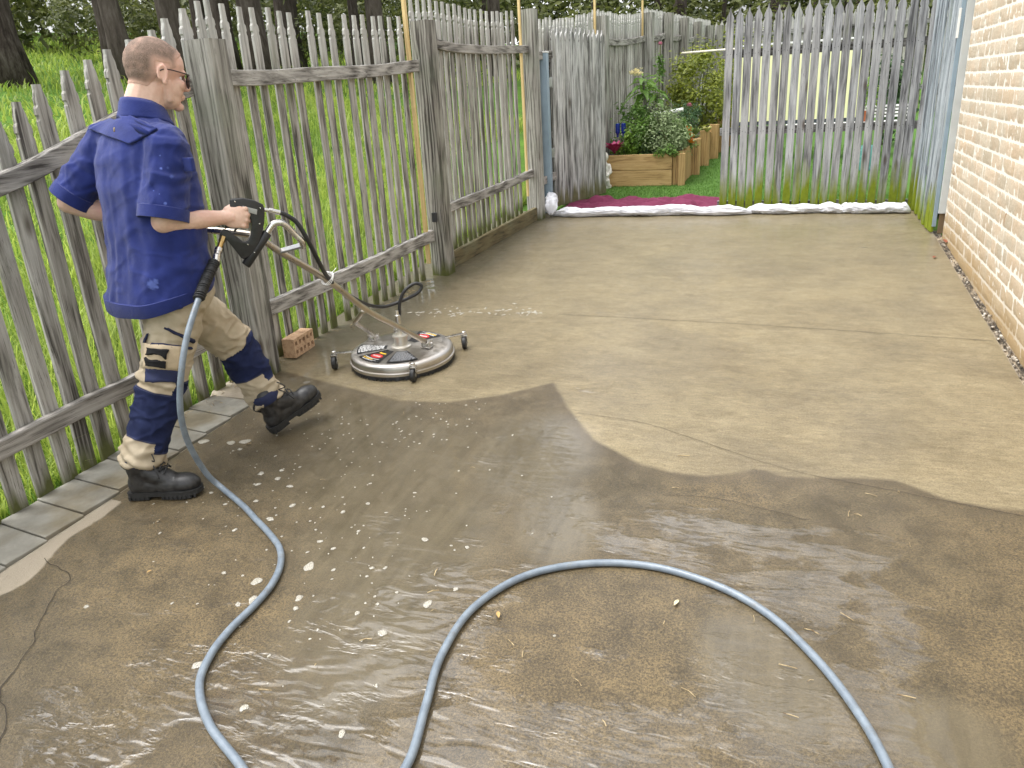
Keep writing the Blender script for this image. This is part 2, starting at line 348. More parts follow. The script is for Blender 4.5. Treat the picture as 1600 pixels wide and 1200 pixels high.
    sideg = m.rng(m.math('ADD', m.math('ADD', m.sep(p)[0], m.math('MULTIPLY', n_big, .35)), m.math('MULTIPLY', m.sep(p)[1], -.045)), -2.2, -2.6, smooth=True); col = m.mix(m.math('MULTIPLY', m.math('MULTIPLY', sideg, m.rng(m.sep(p)[1], 3.3, 3.9)), .75), col, (.088, .078, .048))
    # dry margin by the pavers
    dr = m.rng(m.math('ADD', m.attr('dry'), m.math('MULTIPLY', m.math('SUBTRACT', n_mid, .5), .7)), .4, .6)
    col = m.mix(dr, col, m.mix(n_mid, (.26, .215, .155), (.37, .32, .245)))
    m.set('Base Color', col)
    n_film = m.noise(m.mapp(p, (3.2, 7, 1), rot=(0, 0, -.1)), 1.3, 4, .6, .4)
    fl = m.rng(m.math('ADD', m.attr('film'), m.math('MULTIPLY', m.math('SUBTRACT', n_film, .54), 2.6)), .18, .62, smooth=True)
    wet = m.math('MAXIMUM', m.math('MAXIMUM', fl, m.math('MULTIPLY', mk, .9)), m.math('ADD', m.math('MULTIPLY', m.rng(n_big, .35, .65), .45), .12))
    wet = m.math('MULTIPLY', wet, m.math('SUBTRACT', 1, m.math('MULTIPLY', dr, .95)))
    m.set('Coat Weight', wet); m.set('Coat IOR', m.rng(fl, 0, 1, 1.45, 1.65)); m.set('Coat Roughness', m.rng(m.math('MAXIMUM', fl, mk), 0, 1, .22, .035))
    m.set('Roughness', m.rng(n_mid, .35, .65, .36, .6)); 
    m.set('Normal', m.bump(m.math('ADD', m.math('MULTIPLY', n_fine, .7), m.math('ADD', m.math('MULTIPLY', broom, m.math('MULTIPLY', cf, .7)), m.math('MULTIPLY', n_grit, .5))), m.rng(mk, 0, 1, .8, .25), .007))
    rip = m.math('ADD', m.noise(m.mapp(p, (6, 17, 1), rot=(0, 0, -.12)), 1.2, 1.2, .4, .7), m.math('MULTIPLY', m.noise(m.mapp(p, (16, 38, 1), rot=(0, 0, .2)), 1.2, 0, .5, .3), .16))
    m.set('Coat Normal', m.bump(m.math('MULTIPLY', rip, m.rng(fl, 0, 1, .12, 1)), .40, .022))
    o = link('driveway', arrmesh('driveway', np.stack([X, Y, Z], -1).reshape(-1, 3), F, m.m, dict(clean=sd.ravel(), film=film.ravel(), murk=murk.ravel(), dry=dry.ravel(), orange=orange.ravel()), smooth=True))
    tag(o, kind='structure')
    # slab edge beside the wall
    e = MB(); e.box((1.003, 3.4, gz(3.4) - .06), (.05, 9.2, .09), Matrix.Rotation(math.atan(.05), 3, 'X')); e.build('driveway_edge', simple('slab_edge_concrete', (.3, .26, .2), .8, bump=.4)); tag(bpy.data.objects['driveway_edge'], kind='structure')
build_slab()

# pavers along the fence foot
m = Mat('slate_grey_paver', .75, spec=.3); p = m.pos(); f = m.noise(p, 7, 6, .6)
c = m.mix(m.rng(f, .3, .7), (.165, .155, .13), (.29, .28, .24)); c = m.mix(m.rng(m.noise(p, 3.6, 4), .45, .62), c, m.mix(1., c, (.78, .70, .56), 'MULTIPLY')); m.set('Base Color', c); m.set('Normal', m.bump(m.noise(p, 40, 5), .4, .004))
b = MB(); y = .35; k = 0
tilt = Matrix.Rotation(math.atan(.05), 3, 'X')
while y < 3.0:
    L = .178 + random.uniform(-.006, .006)
    b.cbox((-2.72 + random.uniform(-.004, .004), y + L / 2, gz(y + L / 2) - .017), (.295, L - .010, .04), .004, tilt @ Matrix.Rotation(random.uniform(-.015, .015) - .12, 3, 'Z')); y += L
tag(b.build('paver_edging', m.m), kind='structure')
b = MB(); b.box((-2.72, 1.4, gz(1.4) - .042), (.34, 3.6, .05), tilt); tag(b.build('path_bed', simple('sandy_joint_filler', (.12, .10, .07), .95, bump=.5)), kind='structure')

def ribbon(name, pts, w, mat):
    """an open crack or joint: a narrow dark strip lying on the slab"""
    P = catmull([(x, y, 0) for x, y in pts], 10); L = []; R = []
    for i, q in enumerate(P):
        t = (P[min(i + 1, len(P) - 1)] - P[max(i - 1, 0)]).normalized(); nn = Vector((-t.y, t.x, 0))
        j = mnoise.noise(q * 23) * .007; ww = w * (.6 + .8 * abs(mnoise.noise(q * 11)))
        for S, s_ in ((L, 1), (R, -1)):
            a = q + nn * (j + s_ * ww / 2); S.append((a.x, a.y, gz(a.y) + .003))
    b = MB(); n = len(P); b.add(L + R, [(i, i + 1, n + i + 1, n + i) for i in range(n - 1)])
    return tag(b.build(name, mat, recalc=False), kind='structure')
crk = simple('dark_crack', (.028, .022, .016), .95)
ribbon('driveway_crack', [(-2.47, 1.63), (-2.36, 1.60), (-2.27, 1.57), (-2.25, 1.49), (-2.17, 1.36), (-2.10, 1.27), (-2.06, 1.18), (-2.02, 1.10), (-1.93, 1.05), (-1.86, .98), (-1.82, .9)], .0032, crk)
ribbon('driveway_crack', [(-.9, 3.17), (-.6, 3.13), (-.35, 3.02), (0, 2.85), (.3, 2.78), (.6, 2.72), (.9, 2.66)], .0022, crk)
ribbon('driveway_joint', [(-1.4, 4.55), (-.6, 4.53), (0, 4.5), (.5, 4.46), (1.0, 4.42)], .0045, crk)
ribbon('driveway_crack', [(-.4, 2.55), (-.2, 2.57), (.1, 2.5)], .002, crk)

# ---------------------------------------------------------------- house wall
def brick_wall():
    X0 = 1.075; cz = .0905; y0, y1 = .3, 6.86; zbase = -.1
    root = thing('brick_wall', 'cream rough faced brick side wall of the house with white mortar joints', 'wall', (X0, 3.5, .17))
    vs = []; fs = []; tn_ = []; o = 0
    NY, NZ = 14, 5
    L = .29
    for r in range(30):
        zb = zbase + r * cz; yb = y0 - (L / 2 if r % 2 else 0)
        if zb > 2.55: break
        while yb < y1:
            a, e = max(yb + .0004, y0), min(yb + L - .0004, y1); yb += L
            if e - a < .03 or zb + cz < gz(a) - .02: continue
            ny = max(3, int(NY * (e - a) / L))
            Yg, Zg = np.meshgrid(np.linspace(a, e, ny + 1), np.linspace(zb + .0048, zb + cz - .0048, NZ + 1), indexing='ij')
            iy = np.arange(ny + 1)[:, None]; iz = np.arange(NZ + 1)[None, :]
            edge = (iy == 0) | (iy == ny) | (iz == 0) | (iz == NZ)
            off = np.zeros(Yg.shape)
            for i in range(ny + 1):
                for j in range(NZ + 1):
                    q = Vector((Yg[i, j] * 26, Zg[i, j] * 26, r * 1.7)); off[i, j] = .0055 * mnoise.noise(q) + .003 * mnoise.noise(q * 2.7)
            off = np.where(edge, .0012, -.0015 + off * .8)
            # split face: a few false vertical grooves
            for g in range(2):
                gy = a + random.random() * (e - a); off = off + .0025 * np.exp(-((Yg - gy) / .006) ** 2) * (~edge)
            nv = Yg.size; tn_.append(np.full(nv, random.random())); vs.append(np.stack([X0 + off, Yg, Zg], -1).reshape(-1, 3))
            idx = np.arange(nv).reshape(Yg.shape) + o; fs.append(np.stack([idx[:-1, :-1], idx[:-1, 1:], idx[1:, 1:], idx[1:, :-1]], -1).reshape(-1, 4)); o += nv
    vs = np.concatenate(vs); fs = np.concatenate(fs)
    m = Mat('cream_split_face_brick', .9, spec=.15); p = m.pos()
    f = m.noise(p, 75, 6, .78); f2 = m.noise(p, 5, 3); f3 = m.noise(p, 150, 3, .7)
    c = m.mix(m.rng(f, .3, .7), (.50, .425, .32), (.71, .635, .51)); c = m.mix(m.rng(f2, .42, .62), c, m.mix(1., c, (1.05, .98, .93), 'MULTIPLY'))
    c = m.mix(m.rng(f3, .62, .72), c, (.34, .26, .19)); c = m.mix(m.rng(m.noise(p, 9, 3), .70, .76), c, (.42, .26, .15))
    hz = m.math('SUBTRACT', m.sep(p)[2], m.math('MULTIPLY', m.sep(p)[1], .05))
    c = m.mix(m.rng(m.attr('tone'), 0, 1), m.mix(1., c, (.84, .82, .79), 'MULTIPLY'), m.mix(1., c, (1.06, 1.05, 1.05), 'MULTIPLY')); c = m.mix(m.rng(m.attr('tone'), .93, .95, 0, .35), c, (.50, .36, .22))
    dirt = m.math('MULTIPLY', m.rng(m.math('ADD', hz, m.math('MULTIPLY', m.noise(p, 4, 4), .22)), .42, .14), .85)
    c = m.mix(dirt, c, (.42, .29, .14)); m.set('Base Color', c)
    m.set('Normal', m.bump(m.math('ADD', f, m.math('MULTIPLY', f3, .6)), .8, .008))
    link('brick_face', arrmesh('brick_face', vs, fs, m.m, dict(tone=np.concatenate(tn_))), root)
    m2 = Mat('white_mortar', .9, spec=.1); p = m2.pos(); f = m2.noise(p, 90, 4)
    c = m2.mix(f, (.70, .66, .58), (.82, .79, .72)); hz = m2.math('SUBTRACT', m2.sep(p)[2], m2.math('MULTIPLY', m2.sep(p)[1], .05))
    c = m2.mix(m2.math('MULTIPLY', m2.rng(m2.math('ADD', hz, m2.math('MULTIPLY', m2.noise(p, 4, 4), .22)), .32, .12), .75), c, (.42, .29, .14)); m2.set('Base Color', c); m2.set('Normal', m2.bump(f, .4, .003))
    b = MB(); b.box((X0 + .0008 + .11, (y0 + y1) / 2, 1.1), (.22, y1 - y0 + .002, 2.8)); b.build('mortar_joints', m2.m, root)
brick_wall()
# gap between slab and wall, with grit in it
m = Mat('grit_and_damp_soil', .9); m.set('Base Color', m.ramp(m.noise(m.mapp(m.pos(), (1, .25, 1)), 22, 5, .7), [(.42, (.02, .016, .012)), (.5, (.10, .08, .055)), (.58, (.33, .27, .19))])); m.set('Normal', m.bump(m.noise(m.pos(), 70, 4), 1, .01))
b = MB(); b.box((1.052, 3.5, gz(3.5) - .036), (.06, 7.2, .03), tilt); tag(b.build('gutter_ground', m.m), kind='structure')
def rubble():
    vs = []; b = MB()
    for i in range(420):
        y = random.uniform(1, 6.9); r = random.choice([.003, .004, .006, .009]) * (1.5 if y < 5 else 1); x = 1.048 + random.gauss(0, .014)
        M = Euler((random.random() * 6, random.random() * 6, random.random() * 6)).to_matrix(); b.ell((min(x, 1.06), y, gz(y) - .022 + r * .3 + random.random() * .012), (r, r * .8, r * .6), M, 6, 4)
    m = Mat('mortar_crumbs', .9); m.set('Base Color', m.ramp(m.noise(m.pos(), 25, 3), [(.35, (.06, .05, .04)), (.5, (.25, .21, .16)), (.62, (.6, .56, .48))]))
    tag(b.build('mortar_rubble', m.m), 'pale mortar crumbs and grit along the gap at the foot of the brick wall', 'rubble', kind='stuff')
rubble()
# ================================================================== FENCES AND GATES
def nails_side(yaw): return -1
def half(profile, w):
    return [(-a, z) for a, z in profile] + [(a, z) for a, z in reversed(profile)]
def notch_top(H, w=.036):
    return [(w, 0), (w, H - .138), (w - .005, H - .131), (w - .005, H - .120), (w + .0005, H - .114), (w - .002, H - .090), (w - .010, H - .078), (w - .010, H - .067), (w - .012, H - .050), (.0155, H - .020), (.0145, H)]
def spade_top(H, w=.037):
    return [(w, 0), (w, H - .135), (w - .006, H - .118), (w + .001, H - .098), (w - .003, H - .075), (w - .014, H - .052), (.009, H - .032), (.0065, H - .02), (.005, H)]
def picket(parent, x, y, z0, z1, prof, mat, yaw, lean=(0, 0), th=.022, name='picket', nails=()):
    H = z1 - z0; poly = half(prof(H), 0)
    b = MB(); n = len(poly); t = th / 2; e = .003
    # two chamfered faces: the saw leaves a soft arris
    front = [Vector((t, a * .93 if abs(a) > .02 else a * .8, z)) for a, z in poly]; back = [Vector((-t, a * .93, z)) for a, z in poly]
    m1 = [Vector((t - e, a, z)) for a, z in poly]; m2 = [Vector((-t + e, a, z)) for a, z in poly]
    vs = front + m1 + m2 + back
    fs = [tuple(range(n)), tuple(range(4 * n - 1, 3 * n - 1, -1))] + [(k * n + i, k * n + (i + 1) % n, (k + 1) * n + (i + 1) % n, (k + 1) * n + i) for k in range(3) for i in range(n)]
    b.add(vs, fs)
    mats = mat
    if nails:
        mats = [mat, MT['dark']]; b.mi = 1
        for z in nails:
            for s in (-.014, .014): b.ell((t * nails_side(yaw), s, z - z0 + rr.uniform(-.008, .008)), (.003, .0035, .0035), None, 6, 4)
    o = b.build(name, mats); o.location = (x, y, z0); o.rotation_euler = (lean[0], lean[1], yaw)
    o.parent = parent; o.matrix_parent_inverse = PW(parent).inverted(); return o
def rail(parent, pts, h, d, mat, name='rail'):
    """bent board through the points (centre line), h high, d deep"""
    P = catmull(pts, 6); b = MB(); rings = []
    for i, q in enumerate(P):
        t = (P[min(i + 1, len(P) - 1)] - P[max(i - 1, 0)]); t.z = 0; t.normalize(); nn = Vector((-t.y, t.x, 0)); c = .004
        j = mnoise.noise(q * 5) * .004
        rings.append([q + nn * u * (d / 2) + Vector((0, 0, v * h / 2 + (j if v > 0 else 0))) for u, v in ((-1, -1 + 2 * c / h), (-1 + 2 * c / d, -1), (1 - 2 * c / d, -1), (1, -1 + 2 * c / h), (1, 1 - 2 * c / h), (1 - 2 * c / d, 1), (-1 + 2 * c / d, 1), (-1, 1 - 2 * c / h))])
    b.rings(rings); return b.build(name, mat, parent, loc=P[len(P) // 2])
def post(parent, x, y, z0, z1, w, mat, name='post', yaw=0, taper=0, slope=.0):
    b = MB(); c = w * .09; rings = []
    zs = np.linspace(z0, z1, 9)
    for z in zs:
        ww = w / 2 * (1 + .02 * mnoise.noise(Vector((x, y, z * 3)))); r = []
        for sx, sy, fl in ((-1, -1, 0), (-1, -1, 1), (1, -1, 1), (1, -1, 0), (1, 1, 0), (1, 1, 1), (-1, 1, 1), (-1, 1, 0)):
            px = sx * (ww - (c if fl else 0)); py = sy * (ww - (0 if fl else c)); r.append(Vector((px, py, (z - z0) + (slope * px if z == zs[-1] else 0))))
        rings.append(r)
    b.rings(rings); o = b.build(name, mat); o.location = (x, y, z0); o.rotation_euler[2] = yaw
    o.parent = parent; o.matrix_parent_inverse = PW(parent).inverted(); return o

A_, B_, C_, D_ = (-2.86, .2), (-2.87, 3.1), (-2.66, 5.35), (-2.53, 7.35)
def fx(y):
    return float(np.interp(y, [.2, 3.1, 5.35, 7.35, 18], [-2.86, -2.87, -2.66, -2.53, -1.80]))
def fyaw(y): return -math.atan((fx(y + .2) - fx(y - .2)) / .4)
fence = thing('picket_fence', 'weathered grey timber picket fence along the left side of the wet driveway', 'fence', (-2.8, 3.3, gz(3.3)))
top1 = [(.5, 1.8), (1.0, 1.58), (1.4, 1.47), (1.8, 1.43), (2.0, 1.475), (2.219, 1.566), (2.321, 1.632), (2.451, 1.697), (2.581, 1.749), (2.71, 1.792), (2.839, 1.836), (2.97, 1.88), (3.101, 1.926), (3.205, 1.975), (3.30, 2.03)]
t1x, t1z = zip(*top1)
P1 = [.88 + .1235 * i for i in range(11)] + [2.219, 2.325, 2.451, 2.581, 2.71, 2.839, 2.97, 3.101, 3.215, 3.31]
P2 = [(3.408, 2.07), (3.5, 2.077), (3.59, 2.074), (3.69, 2.069), (3.814, 2.069), (3.913, 2.069), (4.01, 2.069), (4.11, 2.065), (4.263, 2.075), (4.365, 2.074), (4.47, 2.072), (4.593, 2.077), (4.70, 2.082), (4.803, 2.09), (4.917, 2.093), (5.02, 2.098), (5.129, 2.101), (5.226, 2.106)]
P3 = [(5.406, 2.231), (5.505, 2.234), (5.598, 2.246), (5.69, 2.247), (5.78, 2.246), (5.87, 2.24), (5.965, 2.238), (6.066, 2.237), (6.155, 2.233), (6.252, 2.232), (6.343, 2.229), (6.437, 2.231), (6.545, 2.233), (6.658, 2.235), (6.773, 2.238), (6.879, 2.245), (6.97, 2.244), (7.075, 2.252), (7.186, 2.26)]
rr = random.Random(3)
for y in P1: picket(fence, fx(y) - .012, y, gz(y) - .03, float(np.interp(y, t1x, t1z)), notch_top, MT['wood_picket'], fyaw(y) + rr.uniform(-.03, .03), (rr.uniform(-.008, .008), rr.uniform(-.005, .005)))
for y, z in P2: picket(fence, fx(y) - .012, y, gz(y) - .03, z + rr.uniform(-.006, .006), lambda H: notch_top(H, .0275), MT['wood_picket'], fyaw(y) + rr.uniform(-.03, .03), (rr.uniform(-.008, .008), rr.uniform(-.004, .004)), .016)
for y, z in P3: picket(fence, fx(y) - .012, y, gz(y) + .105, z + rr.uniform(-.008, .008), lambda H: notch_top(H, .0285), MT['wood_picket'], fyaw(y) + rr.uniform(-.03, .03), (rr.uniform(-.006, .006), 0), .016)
def rl(L, h, d=.042): rail(fence, [(fx(y) + .024, y, z) for y, z in L], h, d, MT['wood_rail'])
rl([(.3, 1.68), (1.0, 1.40), (1.6, 1.305), (1.9, 1.30), (2.176, 1.352), (2.4, 1.415), (2.6, 1.485), (2.9, 1.58), (3.24, 1.675)], .078)
rl([(.3, .38), (1.5, .37), (2.2, .395), (2.58, .405), (3.24, .47)], .075)
rl([(3.41, 1.722), (3.7, 1.716), (4.236, 1.735), (4.8, 1.755), (5.345, 1.79)], .078)
rl([(3.41, .488), (4.2, .520), (4.8, .548), (5.345, .582)], .085)
rl([(5.50, 1.955), (5.9, 1.925), (6.4, 1.922), (6.9, 1.935), (7.42, 1.955)], .066)
rl([(5.50, .745), (6.0, .762), (6.7, .79), (7.44, .832)], .072)
for x, y, z1, w, yw in ((-2.755, .32, 1.75, .13, .0), (-2.762, 3.325, 1.885, .148, .0), (-2.597, 5.425, 2.082, .142, -.08), (-2.495, 7.48, 2.292, .145, -.06)):
    post(fence, x, y, gz(y) - .05, z1, w, MT['wood_post'], yaw=yw, slope=.02)
b = MB(); b.cbox((-2.545, 6.45, gz(6.45) + .062), (.04, 1.95, .128), .004, tilt @ Matrix.Rotation(-.063, 3, 'Z')); b.build('base_board', MT['wood_stained'], fence, loc=(-2.545, 6.45, gz(6.45)))
for y, z0, z1, w in ((5.285, .38, 2.40, .027), (7.315, .62, 2.45, .022)):
    o = post(fence, fx(y) + .012, y, z0, z1, w, MT['pine_z'], 'batten', yaw=fyaw(y)); o['label'] = 'new yellow pine batten fixed beside a grey post'; o.rotation_euler[0] = .006
b = MB(); b.cbox((-2.59, 5.325, .725), (.035, .03, .07), .005); b.build('latch_block', MT['dark'], fence, loc=(-2.59, 5.325, .725))
# nail heads
for y, z in [(3.43, 1.735), (3.44, 1.70), (5.3, 1.80), (5.31, .60), (7.38, 1.965)]: b = MB(); b.ell((fx(y) + .047, y, z), (.003, .004, .004), None, 6, 4); b.build('nail_head', MT['dark'], fence)

# --- the fence carries on behind the gate, round the garden
gf = thing('garden_fence', 'tall grey picket fence stepping away behind the raised garden bed', 'fence', (-2.3, 9.6, gz(9.6)))
tz = lambda y: float(np.interp(y, [7.6, 8.05, 8.8, 9.55, 9.7, 10.8, 11.75, 11.9, 13, 15, 16.9, 18], [2.24, 2.25, 2.31, 2.42, 2.44, 2.45, 2.55, 2.60, 2.63, 2.66, 2.72, 2.72]))
y = 7.66
while y < 16.9:
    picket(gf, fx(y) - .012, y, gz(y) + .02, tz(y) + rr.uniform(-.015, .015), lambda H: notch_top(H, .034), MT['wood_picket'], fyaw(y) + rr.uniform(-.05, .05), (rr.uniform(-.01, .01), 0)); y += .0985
for y, t in ((9.6, 2.36), (11.75, 2.53), (12.95, 2.6), (14.1, 2.6), (15.2, 2.6), (16.4, 2.6)):
    post(gf, fx(y) + .075, y, gz(y) - .05, t, .13, MT['wood_post'], yaw=fyaw(y))
for a, c in ((7.62, 9.52), (9.68, 11.68), (11.83, 12.88), (13.02, 14.03), (14.17, 15.13), (15.27, 16.33)):
    for dz in (-.34, -1.52):
        rail(gf, [(fx(q) + .024, q, (tz(a) * (c - q) + tz(c) * (q - a)) / (c - a) + dz - .03 * math.sin((q - a) / (c - a) * math.pi)) for q in np.linspace(a, c, 5)], .075, .042, MT['wood_rail'])
for y, z0, z1 in ((9.5, .95, 2.60), (11.62, 2.2, 2.68)):
    o = post(gf, fx(y) + .02, y, z0, z1, .024, MT['pine_z'], 'batten', yaw=fyaw(y)); o['label'] = 'new yellow pine batten beside a post'
ff = thing('far_fence', 'grey spade topped picket fence across the far end of the garden', 'fence', (.5, 17.0, gz(16)))
for i in range(52):
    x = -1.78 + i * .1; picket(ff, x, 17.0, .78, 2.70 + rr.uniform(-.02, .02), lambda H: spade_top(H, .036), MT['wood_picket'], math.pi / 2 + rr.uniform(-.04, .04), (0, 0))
for z in (2.42, 1.3): rail(ff, [(-1.8, 16.965, z), (1, 16.965, z), (3.4, 16.965, z)], .08, .042, MT['wood_rail_x'])
for x in (-1.7, .6, 2.9): post(ff, x, 16.88, .75, 2.62, .12, MT['wood_post'])

# --- right gate leaf, shut
gr = thing('picket_gate', 'shut grey gate leaf of spaced spade topped pickets, mossy green at its foot', 'gate', (.07, 7.87, gz(7.87)))
gx = [-.703 + .0825 * i for i in range(21)]
for i, x in enumerate(gx):
    picket(gr, x + rr.uniform(-.006, .006), 7.85, .375 + rr.uniform(-.012, .02), 2.184 + rr.uniform(-.012, .012), lambda H: spade_top(H, .0335), MT['wood_gate'], math.pi / 2 + rr.uniform(-.05, .05), (0, rr.uniform(-.006, .006)), nails=(1.80, 1.125, .452))
for z, h in ((1.80, .07), (1.125, .07), (.452, .06)): rail(gr, [(-.76, 7.888, z), (0, 7.888, z), (.98, 7.888, z)], h, .04, MT['wood_rail_x'])

# --- left gate leaf, swung open into the garden
gl = thing('open_gate', 'bleached grey gate leaf swung open into the garden beside the blue grey steel post', 'gate', (-2.44, 8.0, gz(8.0)))
a = Vector((-2.455, 8.02, 0)); e = Vector((-2.115, 8.90, 0)); dv = (e - a); L = dv.length; du = dv / L; yw = math.atan2(du.y, du.x)
n = 12
for i in range(n):
    q = a + du * (L * (i + .5) / n); picket(gl, q.x, q.y, .415 + .003 * i, 2.165 + rr.uniform(-.01, .012), lambda H: spade_top(H, .0375), MT['wood_gate_pale'], yw + math.pi / 2 + rr.uniform(-.05, .05), (0, 0))
nb = Vector((-du.y, du.x, 0))
for z in (1.82, 1.15, .52):
    q0, q1 = a + nb * .035, e + nb * .035; rail(gl, [(q0.x, q0.y, z), ((q0.x + q1.x) / 2, (q0.y + q1.y) / 2, z), (q1.x, q1.y, z)], .07, .04, MT['wood_rail'])
sp = thing('gate_post', 'square blue grey steel gate post with white cap beside the open gate leaf', 'post', (-2.457, 7.80, gz(7.80)))
b = MB(); b.cbox((-2.457, 7.80, 1.15), (.075, .075, 1.56), .006); b.build('shaft', MT['blue_steel'], sp, smooth=30)
b = MB(); b.cbox((-2.457, 7.80, 1.936), (.082, .082, .014), .004); b.build('cap', MT['white'], sp)
for z in (1.66, .98, .5):
    b = MB(); b.cbox((-2.435, 7.87, z), (.03, .09, .085), .004); b.tube([(-2.43, 7.93, z - .05), (-2.43, 7.93, z + .05)], .011, 10); b.build('hinge', MT['alu'], sp)

# --- board panel standing along the end of the house wall
pn = thing('board_panel', 'narrow blue grey board panel with a bright green mossy foot beside the brick wall', 'gate panel', (1.0, 7.3, gz(7.3)))
ys = np.arange(6.955, 7.96, .096)
for i, y in enumerate(ys):
    b = MB(); w = .094; z0, z1 = gz(y) - .0 + rr.uniform(0, .012), 2.55
    b.cbox((0, 0, (z1 - z0) / 2), (.02, w, z1 - z0), .005); o = b.build('board', MT['wood_panel']); o.location = (1.0 - .010 * (i % 2) - .035 * (y - 6.9), y, z0); o.rotation_euler[2] = rr.uniform(-.12, .12)
    o.parent = pn; o.matrix_parent_inverse = PW(pn).inverted()
b = MB()
for z in (.75, 1.4, 2.05): b.cbox((1.027, 7.36, z), (.03, .84, .07), .004)
b.build('back_rail', MT['wood_rail'], pn)
b = MB(); b.cbox((1.012, 6.90, 1.45), (.028, .02, 2.1), .003); b.build('edge_strip', MT['blue_steel'], pn)
tr = thing('wall_trim', 'pale grey vertical metal trim covering the far end of the brick wall', 'trim', (1.065, 6.875, .5))
b = MB(); b.cbox((1.066, 6.885, 1.53), (.075, .03, 2.05), .004); b.build('trim_strip', MT['trim'], tr)
b = MB(); b.cbox((1.07, 6.895, .425), (.06, .02, .155), .003); b.build('base_block', simple('brown_stained_block', (.16, .11, .06), .9, bump=.3), tr)
b = MB(); b.cbox((1.0, 6.893, 1.87), (.03, .006, .2), .002); b.build('bracket', MT['white'], tr)
# ================================================================== GARDEN
def leaf_cloud(centers, normals, sizes, tints, aspect=.5, fold=.25, rngl=None):
    """many single leaves (two folded quads each) -> verts, faces, tint"""
    r = rngl or rng; N = len(centers)
    nrm = normals / (np.linalg.norm(normals, axis=1, keepdims=True) + 1e-9)
    t = r.normal(size=(N, 3)); t -= nrm * (t * nrm).sum(1, keepdims=True); t /= np.linalg.norm(t, axis=1, keepdims=True) + 1e-9
    s = np.cross(nrm, t); sz = sizes[:, None]
    base = centers; tip = centers + t * sz; mid = centers + t * sz * .5 - nrm * sz * .03
    lf = mid + s * sz * aspect * .5 + nrm * sz * fold * .3; rt = mid - s * sz * aspect * .5 + nrm * sz * fold * .3
    v = np.stack([base, lf, tip, rt], 1).reshape(-1, 3); i = np.arange(N)[:, None] * 4
    f = np.concatenate([i + np.array([[0, 2, 1, 1]]), i + np.array([[0, 3, 2, 2]])], 0)[:, :3]
    return v, f, np.repeat(tints, 4)
def clumps(c, R, n_cl, n_leaf, size, r, cl_r=.35, hollow=.45):
    """leaf centres gathered in clumps through an uneven ellipsoid"""
    c = np.array(c); R = np.array(R); out = []; nr = []; ti = []
    d = r.normal(size=(n_cl, 3)); d /= np.linalg.norm(d, axis=1, keepdims=True); rad = hollow + (1 - hollow) * r.random(n_cl) ** .6
    cc = c + d * R * rad[:, None] * r.uniform(.8, 1.15, (n_cl, 1))
    for q, dd in zip(cc, d):
        k = int(n_leaf * r.uniform(.5, 1.4)); e = r.normal(size=(k, 3)); e *= (cl_r * R * r.uniform(.6, 1.2)) * .6
        out.append(q + e); nr.append(e / (np.linalg.norm(e, axis=1, keepdims=True) + 1e-6) * .6 + dd * .3 + np.array([0, 0, .6]) + r.normal(size=(k, 3)) * .35); ti.append(np.clip(r.normal(r.uniform(.2, .8), .2, k), 0, 1))
    out = np.concatenate(out); nr = np.concatenate(nr); ti = np.concatenate(ti)
    return out, nr, size * r.uniform(.6, 1.35, len(out)), ti
def foliage(name, c, R, n_cl, n_leaf, size, mat, parent, seed, aspect=.5, cl_r=.35, zmin=None):
    r = np.random.default_rng(seed); a, n, s, t = clumps(c, R, n_cl, n_leaf, size, r, cl_r)
    if zmin is not None: k = a[:, 2] > zmin; a, n, s, t = a[k], n[k], s[k], t[k]
    v, f, tt = leaf_cloud(a, n, s, t, aspect, rngl=r)
    return link(name, arrmesh(name, v, f, mat, dict(tint=tt)), parent)
G_olive = leafmat('olive_leaves', (.085, .115, .012), (.27, .30, .035), .35)
G_mid = leafmat('green_leaves', (.05, .11, .02), (.18, .31, .06), .35)
G_dark = leafmat('dark_green_leaves', (.025, .065, .025), (.08, .15, .05), .3)
G_silver = leafmat('silvery_leaves', (.11, .16, .06), (.32, .39, .2), .25)
G_lime = leafmat('lime_leaves', (.1, .2, .02), (.24, .38, .06), .35)
G_gum = leafmat('gum_leaves', (.035, .05, .018), (.11, .13, .045), .3)
G_scrub = leafmat('scrub_leaves', (.04, .055, .016), (.15, .165, .045), .35)
bark = Mat('gum_bark', .95, spec=.1); p = bark.obj(); pv = bark.mapp(p, (1, 1, .22)); f = bark.noise(pv, 9, 6, .7)
c_ = bark.ramp(f, [(.32, (.018, .014, .012)), (.5, (.065, .052, .045)), (.7, (.14, .12, .108))]); c_ = bark.mix(bark.rng(bark.rnd(), .3, 1, 0, .35), c_, (.2, .165, .14)); bark.set('Base Color', c_); bark.set('Normal', bark.bump(f, 1, .06)); BARK = bark.m
STEM = simple('plant_stem', (.11, .12, .045), .8); WST = simple('grey_stake', (.3, .28, .25), .8)

# turf
def blades(name, pts, h, w, lean, mat, r, mid=True, parent=None):
    N = len(pts); th = r.uniform(0, 2 * np.pi, N); dr = np.stack([np.cos(th), np.sin(th), np.zeros(N)], 1); sd = np.stack([-np.sin(th), np.cos(th), np.zeros(N)], 1)
    hh = h[:, None]; ww = w[:, None] / 2; ln = lean[:, None]; up = np.array([[0, 0, 1.]])
    v = np.stack([pts - sd * ww, pts + sd * ww, pts + up * hh * .55 + dr * ln * hh * .28 + sd * ww * .8, pts + up * hh * .55 + dr * ln * hh * .28 - sd * ww * .8, pts + up * hh * (1 - .25 * ln) + dr * ln * hh], 1).reshape(-1, 3)
    i = np.arange(N)[:, None] * 5; f = np.concatenate([i + [[0, 1, 2]], i + [[0, 2, 3]], i + [[3, 2, 4]]], 0)
    return link(name, arrmesh(name, v, f, mat, dict(tint=np.repeat(np.clip(r.normal(.5, .25, N), 0, 1), 5))), parent)
